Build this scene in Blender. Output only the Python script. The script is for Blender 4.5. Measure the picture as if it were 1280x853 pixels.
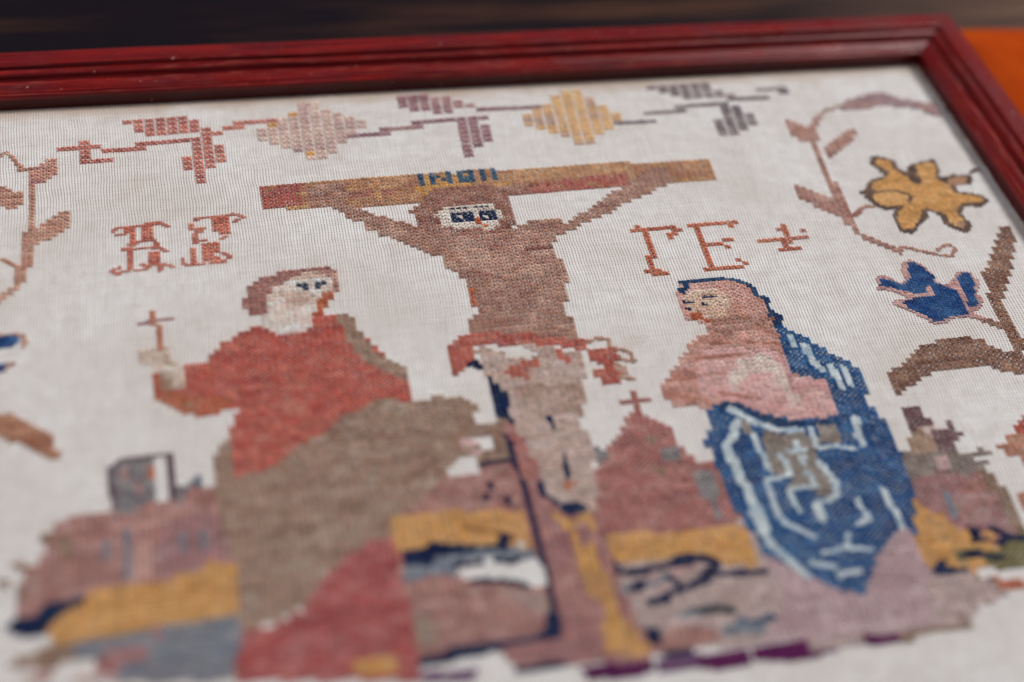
import bpy, math, random
import numpy as np
from mathutils import Matrix, Vector

random.seed(7)
RNG = np.random.default_rng(11)
for o in list(bpy.data.objects):
    bpy.data.objects.remove(o)
scene = bpy.context.scene
col = scene.collection
MM = 0.001

# ------------------------------------------------------------------ camera
cam_data = bpy.data.cameras.new("camera")
cam = bpy.data.objects.new("camera", cam_data)
col.objects.link(cam)
_R = ((0.969473, 0.089657, -0.228217), (-0.220351, 0.72682, -0.650521), (0.107549, 0.680951, 0.724389))
m = Matrix(_R).to_4x4()
m.translation = Vector((-0.105304, -0.300163, 0.334247))
cam.matrix_world = m
cam_data.sensor_width = 36.0
cam_data.lens = 50.0
cam_data.clip_start = 0.02
cam_data.clip_end = 20.0
cam_data.dof.use_dof = True
cam_data.dof.focus_distance = 0.493
cam_data.dof.aperture_fstop = 2.9
scene.camera = cam

# ------------------------------------------------------------------ light
world = bpy.data.worlds.new("World")
scene.world = world
world.use_nodes = True
bg = world.node_tree.nodes["Background"]
bg.inputs[0].default_value = (0.62, 0.72, 0.9, 1)
bg.inputs[1].default_value = 0.17

def area(name, loc, target, size, sizey, power, colour):
    d = bpy.data.lights.new(name, 'AREA')
    d.shape = 'RECTANGLE'; d.size = size; d.size_y = sizey
    d.energy = power; d.color = colour
    o = bpy.data.objects.new(name, d)
    col.objects.link(o)
    o.location = loc
    o.rotation_euler = (Vector(target) - Vector(loc)).to_track_quat('-Z', 'Y').to_euler()
    return o

area("window_light", (1.95, 0.8, 1.9), (0.0, 0, 0), 0.85, 0.85, 66, (1.0, 0.99, 0.985))
area("room_light", (-1.3, 0.35, 1.0), (-0.05, 0, 0), 0.8, 0.8, 12.5, (1.0, 0.95, 0.90))

scene.render.engine = 'CYCLES'
scene.view_settings.view_transform = 'Standard'
scene.view_settings.look = 'None'
scene.view_settings.exposure = 0.0
scene.view_settings.gamma = 1.0

# ------------------------------------------------------------------ helpers
def lin(c):
    return tuple(((v / 255) / 12.92 if v / 255 <= 0.04045 else (((v / 255) + 0.055) / 1.055) ** 2.4) for v in c)

def new_mat(name):
    mt = bpy.data.materials.new(name)
    mt.use_nodes = True
    nt = mt.node_tree
    for n in list(nt.nodes):
        nt.nodes.remove(n)
    out = nt.nodes.new('ShaderNodeOutputMaterial')
    b = nt.nodes.new('ShaderNodeBsdfPrincipled')
    nt.links.new(b.outputs[0], out.inputs[0])
    return mt, nt, b

class NT:
    """small helper for node graphs"""
    def __init__(s, nt): s.nt = nt
    def n(s, t, **kw):
        nd = s.nt.nodes.new(t)
        for k, v in kw.items(): setattr(nd, k, v)
        return nd
    def put(s, v, sock):
        if isinstance(v, bpy.types.NodeSocket): s.nt.links.new(v, sock)
        else: sock.default_value = v
    def m(s, op, a, b=0.0, c=0.0, clamp=False):
        nd = s.n('ShaderNodeMath', operation=op, use_clamp=clamp)
        for i, v in enumerate((a, b, c)): s.put(v, nd.inputs[i])
        return nd.outputs[0]
    def mix(s, f, a, b, mode='MIX'):
        nd = s.n('ShaderNodeMix', data_type='RGBA', blend_type=mode)
        s.put(f, nd.inputs[0])
        s.put(a if isinstance(a, bpy.types.NodeSocket) else (*a[:3], 1), nd.inputs[6])
        s.put(b if isinstance(b, bpy.types.NodeSocket) else (*b[:3], 1), nd.inputs[7])
        return nd.outputs[2]
    def noise(s, vec, scale, detail=3, rough=0.5):
        nd = s.n('ShaderNodeTexNoise')
        if vec is not None: s.nt.links.new(vec, nd.inputs['Vector'])
        nd.inputs['Scale'].default_value = scale
        nd.inputs['Detail'].default_value = detail
        nd.inputs['Roughness'].default_value = rough
        return nd.outputs[0]
    def mapping(s, vec, scale=(1, 1, 1), rot=(0, 0, 0)):
        nd = s.n('ShaderNodeMapping')
        s.nt.links.new(vec, nd.inputs[0])
        nd.inputs['Scale'].default_value = scale
        nd.inputs['Rotation'].default_value = rot
        return nd.outputs[0]
    def rng(s, v, a, b, c=0.0, d=1.0, smooth=False):
        nd = s.n('ShaderNodeMapRange', interpolation_type='SMOOTHSTEP' if smooth else 'LINEAR')
        s.put(v, nd.inputs[0])
        for i, x in enumerate((a, b, c, d)): nd.inputs[i + 1].default_value = x
        return nd.outputs[0]

def mesh_obj(name, verts, faces, mat=None, parent=None, smooth=False, uvs=None):
    me = bpy.data.meshes.new(name)
    me.from_pydata([tuple(v) for v in verts], [], [tuple(f) for f in faces])
    me.update()
    o = bpy.data.objects.new(name, me)
    col.objects.link(o)
    if mat: me.materials.append(mat)
    if smooth:
        me.polygons.foreach_set('use_smooth', [True] * len(me.polygons))
    if parent: o.parent = parent
    return o

def empty(name, loc=(0, 0, 0), parent=None):
    o = bpy.data.objects.new(name, None)
    col.objects.link(o); o.location = loc
    o.empty_display_size = 0.02
    if parent: o.parent = parent
    return o

# ------------------------------------------------------------------ the cloth's own coordinates
# U counts warp threads, V weft threads; the old hand-woven linen is drawn out of square
def cloth_xy(U, V):
    X = (1.03 / .0007) * (np.exp(.0007 * U) - 1)
    Y = .86 * V
    sh = .045 + .00028 * X
    yy = Y + .018 * (X - np.sqrt(X * X + 1600.)) * np.clip((Y + 60) / 90., 0, 1)
    xx = X + sh * (Y - 20) + .5 * np.sin(Y * .05 + X * .02)
    return xx, yy

def cloth_z(x, y):
    """soft waves of the linen, in mm, x and y in mm"""
    z = 0.28 * np.sin(x * .045 + y * .018) * np.sin(y * .05 + 1.3)
    z += 0.16 * np.sin(x * .13 + 0.6 * np.sin(y * .06)) * np.cos(y * .035 + 2.0)
    # a loose fold near the lower right of the stitched hill
    z += 0.9 * np.exp(-((x - 95 - 0.5 * (y + 125)) / 6.0) ** 2) * np.exp(-((y + 135) / 18.0) ** 2)
    z += 0.6 * np.exp(-((x - 62 - 0.3 * (y + 130)) / 5.0) ** 2) * np.exp(-((y + 140) / 14.0) ** 2)
    return z

# ------------------------------------------------------------------ materials
def linen_material():
    mt, nt, b = new_mat("old_linen")
    N = NT(nt)
    uv = N.n('ShaderNodeUVMap'); uv.uv_map = "threads"
    tc = N.n('ShaderNodeTexCoord')
    sep = N.n('ShaderNodeSeparateXYZ'); nt.links.new(uv.outputs[0], sep.inputs[0])
    U, V = sep.outputs[0], sep.outputs[1]
    # uneven hand-spun threads: every thread wanders a little
    cu = N.n('ShaderNodeCombineXYZ'); N.put(N.m('MULTIPLY', U, 0.9), cu.inputs[0]); N.put(N.m('MULTIPLY', V, 0.03), cu.inputs[1])
    wob = N.m('MULTIPLY', N.m('SUBTRACT', N.noise(cu.outputs[0], 1.0, 2), 0.5), 0.35)
    cv = N.n('ShaderNodeCombineXYZ'); N.put(N.m('MULTIPLY', U, 0.05), cv.inputs[0]); N.put(N.m('MULTIPLY', V, 0.9), cv.inputs[1])
    wobv = N.m('MULTIPLY', N.m('SUBTRACT', N.noise(cv.outputs[0], 1.0, 2), 0.5), 0.9)
    cs = N.n('ShaderNodeCombineXYZ'); N.put(N.m('MULTIPLY', U, 0.045), cs.inputs[0]); N.put(N.m('MULTIPLY', V, 0.06), cs.inputs[1])
    wob = N.m('ADD', wob, N.m('MULTIPLY', N.m('SUBTRACT', N.noise(cs.outputs[0], 1.0, 3), 0.5), 2.0))
    Uw, Vw = N.m('ADD', U, wob), N.m('ADD', V, wobv)
    fu = N.m('ABSOLUTE', N.m('SUBTRACT', N.m('FRACT', Uw), 0.5))      # 0 in the middle of a thread, .5 in the gap
    fv = N.m('ABSOLUTE', N.m('SUBTRACT', N.m('FRACT', Vw), 0.5))
    thick = N.rng(N.noise(cu.outputs[0], 1.7, 2), 0.3, 0.7, 0.30, 0.34)
    gap_u = N.rng(N.m('SUBTRACT', fu, thick), -0.05, 0.10, 0, 1, True)
    gap_v = N.rng(fv, 0.16, 0.36, 0, 1, True)
    hole = N.m('MULTIPLY', gap_u, N.m('ADD', N.m('MULTIPLY', gap_v, 0.80), 0.20))
    # over / under of a plain weave
    over = N.m('MULTIPLY', N.m('SINE', N.m('MULTIPLY', Vw, math.pi)), N.m('SINE', N.m('MULTIPLY', N.m('FLOOR', Uw), math.pi)))
    slub = N.noise(tc.outputs['Object'], 180, 4, 0.6)
    mott = N.noise(tc.outputs['Object'], 22, 4, 0.55)
    fine = N.noise(tc.outputs['Object'], 1500, 3, 0.6)
    base = N.mix(N.rng(slub, 0.36, 0.62), lin((223, 220, 215)), lin((236, 235, 232)))
    base = N.mix(N.rng(mott, 0.42, 0.68, 0, 0.6), base, lin((210, 200, 190)))
    stain = N.noise(tc.outputs['Object'], 38, 2, 0.5)
    base = N.mix(N.rng(stain, 0.66, 0.80, 0, 0.35), base, lin((196, 166, 142)))
    # brown mount line along the rebate of the frame
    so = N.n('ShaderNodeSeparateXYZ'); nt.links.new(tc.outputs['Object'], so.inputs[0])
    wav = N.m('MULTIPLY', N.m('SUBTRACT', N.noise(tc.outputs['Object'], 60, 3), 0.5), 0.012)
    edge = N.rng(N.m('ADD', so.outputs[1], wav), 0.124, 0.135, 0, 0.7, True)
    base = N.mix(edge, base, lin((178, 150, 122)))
    base = N.mix(N.m('MULTIPLY', hole, 1.0), base, lin((152, 112, 104)))
    base = N.mix(N.rng(fine, 0.3, 0.7, 0, 0.10), base, lin((165, 150, 140)))
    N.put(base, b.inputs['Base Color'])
    b.inputs['Roughness'].default_value = 0.92
    b.inputs['Specular IOR Level'].default_value = 0.15
    rib = N.m('SQRT', N.m('MAXIMUM', N.m('SUBTRACT', 0.27, N.m('MULTIPLY', fu, fu)), 0.0))
    hgt = N.m('ADD', N.m('SUBTRACT', rib, N.m('MULTIPLY', hole, 0.35)), N.m('MULTIPLY', over, 0.06))
    hgt = N.m('ADD', hgt, N.m('MULTIPLY', fine, 0.12))
    bp = N.n('ShaderNodeBump'); bp.inputs['Strength'].default_value = 0.6; bp.inputs['Distance'].default_value = 0.00032
    N.put(hgt, bp.inputs['Height']); N.put(bp.outputs[0], b.inputs['Normal'])
    return mt

def yarn_material():
    mt, nt, b = new_mat("dyed_yarn")
    N = NT(nt)
    at = N.n('ShaderNodeAttribute'); at.attribute_name = "dye"
    tc = N.n('ShaderNodeTexCoord')
    f = N.noise(tc.outputs['Object'], 1600, 3, 0.6)
    hs = N.n('ShaderNodeHueSaturation'); nt.links.new(at.outputs[0], hs.inputs['Color'])
    N.put(N.rng(f, 0.25, 0.75, 0.72, 1.3), hs.inputs['Value'])
    N.put(hs.outputs[0], b.inputs['Base Color'])
    b.inputs['Roughness'].default_value = 0.8
    b.inputs['Specular IOR Level'].default_value = 0.08
    bp = N.n('ShaderNodeBump'); bp.inputs['Strength'].default_value = 0.6; bp.inputs['Distance'].default_value = 0.0003
    N.put(f, bp.inputs['Height']); N.put(bp.outputs[0], b.inputs['Normal'])
    return mt

def frame_material():
    mt, nt, b = new_mat("red_stained_wood")
    N = NT(nt)
    uv = N.n('ShaderNodeUVMap'); uv.uv_map = "rail"
    st = N.mapping(uv.outputs[0], (16, 1300, 1))
    g1 = N.noise(st, 1.0, 5, 0.6)
    st2 = N.mapping(uv.outputs[0], (60, 60, 1))
    g2 = N.noise(st2, 1.0, 4, 0.55)
    base = N.mix(N.rng(g1, 0.36, 0.64), lin((58, 4, 9)), lin((150, 27, 23)))
    base = N.mix(N.rng(g2, 0.45, 0.7, 0, 0.6), base, lin((92, 12, 26)))
    geo = N.n('ShaderNodeNewGeometry')
    # rubbed and chipped arrises show the pale wood under the stain
    lip_shade = N.rng(N.m('MULTIPLY', N.n('ShaderNodeAttribute', attribute_name='arris').outputs['Fac'], -1.0), 0.15, 0.5)
    base = N.mix(lip_shade, base, lin((70, 2, 7)))  # inner wall darkened towards the cloth: shade put into the colour
    wear_n = N.noise(N.mapping(uv.outputs[0], (90, 700, 1)), 1.0, 6, 0.7)
    edge = N.n('ShaderNodeAttribute'); edge.attribute_name = "arris"
    area_n = N.noise(N.mapping(uv.outputs[0], (14, 30, 1)), 1.0, 2)
    w = N.m('MULTIPLY', N.rng(wear_n, 0.49, 0.66), N.m('MULTIPLY', edge.outputs['Fac'], N.rng(area_n, 0.42, 0.66, 0.25, 1.0)), clamp=True)
    base = N.mix(N.m('MULTIPLY', w, 0.6), base, lin((196, 104, 84)))
    spots = N.noise(uv.outputs[0], 420, 2, 0.4)
    base = N.mix(N.rng(spots, 0.735, 0.78, 0, 0.7), base, lin((215, 170, 160)))
    N.put(base, b.inputs['Base Color'])
    N.put(N.rng(g2, 0.3, 0.7, 0.22, 0.42), b.inputs['Roughness'])
    b.inputs['Specular IOR Level'].default_value = 0.3
    bp = N.n('ShaderNodeBump'); bp.inputs['Strength'].default_value = 0.35; bp.inputs['Distance'].default_value = 0.0005
    N.put(N.m('ADD', g1, N.m('MULTIPLY', wear_n, 0.5)), bp.inputs['Height']); N.put(bp.outputs[0], b.inputs['Normal'])
    return mt

def table_material():
    mt, nt, b = new_mat("dark_table_wood")
    N = NT(nt)
    tc = N.n('ShaderNodeTexCoord')
    v = N.mapping(tc.outputs['Object'], (7, 70, 1), (0, 0, math.radians(7)))
    g = N.noise(v, 1.0, 6, 0.6)
    v2 = N.mapping(tc.outputs['Object'], (3, 14, 1))
    g2 = N.noise(v2, 1.0, 3, 0.5)
    so = N.n('ShaderNodeSeparateXYZ'); nt.links.new(tc.outputs['Object'], so.inputs[0])
    base = N.mix(N.rng(g, 0.45, 0.75), lin((22, 14, 18)), lin((98, 62, 42)))
    base = N.mix(N.rng(g2, 0.40, 0.62, 0.9, 0), base, lin((20, 13, 22)))
    worn = N.rng(N.m('ADD', so.outputs[0], N.m('MULTIPLY', g2, 0.25)), 0.27, 0.40, 0, 1, True)
    base = N.mix(worn, base, N.mix(N.rng(g, 0.3, 0.7), lin((62, 42, 38)), lin((112, 84, 66))))
    N.put(base, b.inputs['Base Color'])
    b.inputs['Roughness'].default_value = 0.6
    b.inputs['Specular IOR Level'].default_value = 0.10
    bp = N.n('ShaderNodeBump'); bp.inputs['Strength'].default_value = 0.3; bp.inputs['Distance'].default_value = 0.0006
    N.put(g, bp.inputs['Height']); N.put(bp.outputs[0], b.inputs['Normal'])
    return mt

def felt_material():
    mt, nt, b = new_mat("orange_cloth")
    N = NT(nt)
    tc = N.n('ShaderNodeTexCoord')
    g = N.noise(tc.outputs['Object'], 25, 4, 0.6)
    f = N.noise(tc.outputs['Object'], 1200, 3, 0.6)
    base = N.mix(N.rng(g, 0.35, 0.65), lin((172, 60, 6)), lin((194, 78, 10)))
    base = N.mix(N.rng(f, 0.3, 0.7, 0, 0.3), base, lin((140, 46, 10)))
    N.put(base, b.inputs['Base Color'])
    b.inputs['Roughness'].default_value = 0.9
    b.inputs['Specular IOR Level'].default_value = 0.05
    bp = N.n('ShaderNodeBump'); bp.inputs['Strength'].default_value = 0.5; bp.inputs['Distance'].default_value = 0.0005
    N.put(f, bp.inputs['Height']); N.put(bp.outputs[0], b.inputs['Normal'])
    return mt

M_LINEN, M_YARN, M_FRAME, M_TABLE, M_FELT = linen_material(), yarn_material(), frame_material(), table_material(), felt_material()

# ------------------------------------------------------------------ setting: the table
TABLE_Z = -0.008
def board(name, x0, x1, y0, y1, z0, z1, mat, parent=None, bev=0.0008):
    v = []
    for (z, e) in ((z0, 0), (z1 - bev, 0), (z1, bev)):
        v += [(x0 + e, y0 + e, z), (x1 - e, y0 + e, z), (x1 - e, y1 - e, z), (x0 + e, y1 - e, z)]
    f = [(3, 2, 1, 0), (8, 9, 10, 11)]
    for k in (0, 4):
        for i in range(4):
            j = (i + 1) % 4
            f.append((k + i, k + j, k + j + 4, k + i + 4))
    return mesh_obj(name, v, f, mat, parent)

tabletop = board("tabletop", -0.75, 0.9, -0.60, 0.85, TABLE_Z - 0.03, TABLE_Z - 0.0045, M_TABLE)
tabletop["kind"] = "structure"
y = -0.60
for w in (0.17, 0.19, 0.16, 0.18, 0.064, 0.19, 0.17, 0.17, 0.16):
    board("plank", -0.75, 0.9, y + 0.0004, min(y + w, 0.85) - 0.0004, TABLE_Z - 0.004, TABLE_Z, M_TABLE, tabletop)
    y += w

# orange cloth lying on the table to the right of the frame
def felt():
    nx, ny = 40, 40
    x0, x1, y0, y1 = 0.10, 0.60, -0.40, 0.1635
    V, Fc = [], []
    for lay in (0, 1):
        for j in range(ny + 1):
            for i in range(nx + 1):
                X = x0 + (x1 - x0) * i / nx; Y = y0 + (y1 - y0) * j / ny
                yy = Y + 0.0015 * math.sin(X * 60) * (j / ny)
                hz = 0.0006 * (math.sin(X * 38 + Y * 21) + 1) if X > 0.235 else 0.0
                V.append((X, yy, TABLE_Z + (0.0004 + lay * 0.0014 + hz * 0.6)))
    n = (nx + 1) * (ny + 1)
    for j in range(ny):
        for i in range(nx):
            a = j * (nx + 1) + i
            Fc.append((n + a, n + a + 1, n + a + nx + 2, n + a + nx + 1))
            Fc.append((a, a + nx + 1, a + nx + 2, a + 1))
    for i in range(nx):
        a = i; Fc.append((a, a + 1, n + a + 1, n + a))
        a = ny * (nx + 1) + i; Fc.append((a + 1, a, n + a, n + a + 1))
    for j in range(ny):
        a = j * (nx + 1); Fc.append((a + nx + 1, a, n + a, n + a + nx + 1))
        a = j * (nx + 1) + nx; Fc.append((a, a + nx + 1, n + a + nx + 1, n + a))
    o = mesh_obj("table_cloth", V, Fc, M_FELT, None, True)
    o["label"] = "plain orange cloth lying on the dark table beside the red frame"
    o["category"] = "cloth"
felt()

# ------------------------------------------------------------------ the framed embroidery
root = empty("framed_embroidery", (0, 0, TABLE_Z))
root["label"] = "old cross-stitched linen sampler of a crucifixion in a worn dark red wooden frame"
root["category"] = "framed embroidery"
def under_root(o):
    o.parent = root
    o.matrix_parent_inverse = Matrix.Translation(-Vector(root.location))
    return o

# frame: inner opening at cloth level (mm)
IX0, IX1, IY0, IY1 = -236.0, 205.4, -232.0, 134.6
# moulding profile: (outwards from the opening, height above the cloth), mm, and how much each arris is worn; negative marks painted shade on the inner wall
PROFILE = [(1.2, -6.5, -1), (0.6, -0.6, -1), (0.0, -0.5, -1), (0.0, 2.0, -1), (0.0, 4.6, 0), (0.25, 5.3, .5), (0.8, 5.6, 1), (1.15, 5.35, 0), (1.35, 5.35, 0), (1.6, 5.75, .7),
           (2.1, 5.9, .6), (2.4, 5.65, 0), (2.7, 5.95, .5), (3.6, 6.4, .6), (4.8, 6.8, 1), (5.6, 6.9, 1), (6.1, 6.6, .4), (6.4, 5.6, 0), (7.0, 5.0, 0),
           (7.8, 5.1, 0), (8.3, 5.9, 0), (8.6, 7.0, .2), (9.0, 7.6, 1), (9.8, 7.9, .5), (10.6, 7.9, .7), (11.0, 7.5, 0), (11.3, 7.2, 0), (11.6, 7.5, 0), (11.8, 8.7, .3),
           (12.2, 9.15, 1), (13.0, 9.3, .2), (18.2, 9.3, .2), (19.0, 9.0, .8), (19.4, 8.2, .3), (19.5, -7.6, 0), (3.0, -7.6, 0)]

def rail(a, b, nrm, label=None):
    """a, b: inner corners (mm); nrm: outward direction; mitred at both ends"""
    a, b, nrm = Vector(a), Vector(b), Vector(nrm)
    d = (b - a).normalized(); Ln = (b - a).length
    seg = 90
    verts, uvs, wear_shade = [], [], []
    K = len(PROFILE)
    for s in range(seg + 1):
        for k, (t, z, w) in enumerate(PROFILE):
            t = t * 1.13
            lo, hi = -t + 0.2, Ln + t - 0.2
            q = lo + (hi - lo) * s / seg
            wob = 0.10 * math.sin(q * .031 + k * .15) + 0.05 * math.sin(q * .11 + k)
            p = a + d * q + nrm * (t + (wob if t > 0 else wob * .5))
            zz = z + 0.05 * math.sin(q * .07 + k * .4)
            if abs(z) > 6.4 and z < 0: zz = z
            verts.append((p.x * MM, p.y * MM, zz * MM))
            uvs.append((q * MM + 3.1 * a.x * MM + a.y * MM, (t + z) * MM)); wear_shade.append(w)
    faces = []
    ccw = (d.x * nrm.y - d.y * nrm.x) > 0
    for s in range(seg):
        for k in range(K):
            k2 = (k + 1) % K
            f = (s * K + k, (s + 1) * K + k, (s + 1) * K + k2, s * K + k2)
            faces.append(f if ccw else f[::-1])
    cap0 = tuple(range(K)); cap1 = tuple(seg * K + k for k in range(K))
    faces.append(cap0 if ccw else cap0[::-1]); faces.append(cap1[::-1] if ccw else cap1)
    o = mesh_obj("frame_rail", verts, faces, M_FRAME)
    me = o.data
    uvl = me.uv_layers.new(name="rail")
    idx = np.empty(len(me.loops), dtype=np.int32); me.loops.foreach_get('vertex_index', idx)
    uvl.data.foreach_set('uv', np.array(uvs, dtype=np.float32)[idx].ravel())
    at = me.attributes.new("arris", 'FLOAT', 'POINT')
    at.data.foreach_set('value', np.array(wear_shade, dtype=np.float32))
    me.polygons.foreach_set('use_smooth', [False] * len(me.polygons))
    under_root(o)
    return o

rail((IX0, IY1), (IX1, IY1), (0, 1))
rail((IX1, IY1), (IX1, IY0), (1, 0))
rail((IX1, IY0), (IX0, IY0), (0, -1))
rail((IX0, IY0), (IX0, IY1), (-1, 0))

# backing board
bb = board("backing_board", (IX0 - 1) * MM, (IX1 + 1) * MM, (IY0 - 1) * MM, (IY1 + 1) * MM, -0.0070, -0.0030, M_TABLE)
under_root(bb)

# linen
def linen():
    us = np.arange(-264, 262, 1.5); vs = np.arange(-320, 176, 1.5)
    UU, VV = np.meshgrid(us, vs)
    X, Y = cloth_xy(UU, VV)
    keepx = np.clip(X, IX0 - 0.55, IX1 + 0.55)
    keepy = np.clip(Y, IY0 - 0.55, IY1 + 0.55)
    Z = cloth_z(X, Y)
    fade = np.clip(np.minimum(np.minimum(keepx - IX0, IX1 - keepx), np.minimum(keepy - IY0, IY1 - keepy)) / 8.0, 0, 1)
    Z = Z * fade - 0.75 * (1 - fade)
    h, w = X.shape
    co = np.stack([keepx * MM, keepy * MM, Z * MM], -1).reshape(-1, 3)
    me = bpy.data.meshes.new("linen_cloth")
    me.vertices.add(len(co)); me.vertices.foreach_set('co', co.astype(np.float32).ravel())
    ii = np.arange(h * w).reshape(h, w)
    q = np.stack([ii[:-1, :-1], ii[:-1, 1:], ii[1:, 1:], ii[1:, :-1]], -1).reshape(-1, 4)
    # drop the quads that lie wholly outside the opening
    cx = X.ravel()[q]; cy = Y.ravel()[q]
    ok = ~((cx.max(1) < IX0 - 1) | (cx.min(1) > IX1 + 1) | (cy.max(1) < IY0 - 1) | (cy.min(1) > IY1 + 1))
    q = q[ok]
    me.loops.add(len(q) * 4); me.loops.foreach_set('vertex_index', q.ravel().astype(np.int32))
    me.polygons.add(len(q)); me.polygons.foreach_set('loop_start', np.arange(0, len(q) * 4, 4, dtype=np.int32))
    me.polygons.foreach_set('loop_total', np.full(len(q), 4, dtype=np.int32))
    me.polygons.foreach_set('use_smooth', np.ones(len(q), dtype=bool))
    me.update(calc_edges=True)
    uvl = me.uv_layers.new(name="threads")
    uvs = np.stack([UU.ravel(), VV.ravel()], -1)[q.ravel()]
    uvl.data.foreach_set('uv', uvs.astype(np.float32).ravel())
    me.materials.append(M_LINEN)
    o = bpy.data.objects.new("linen_cloth", me)
    col.objects.link(o)
    under_root(o)
    return o
linen()

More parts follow.
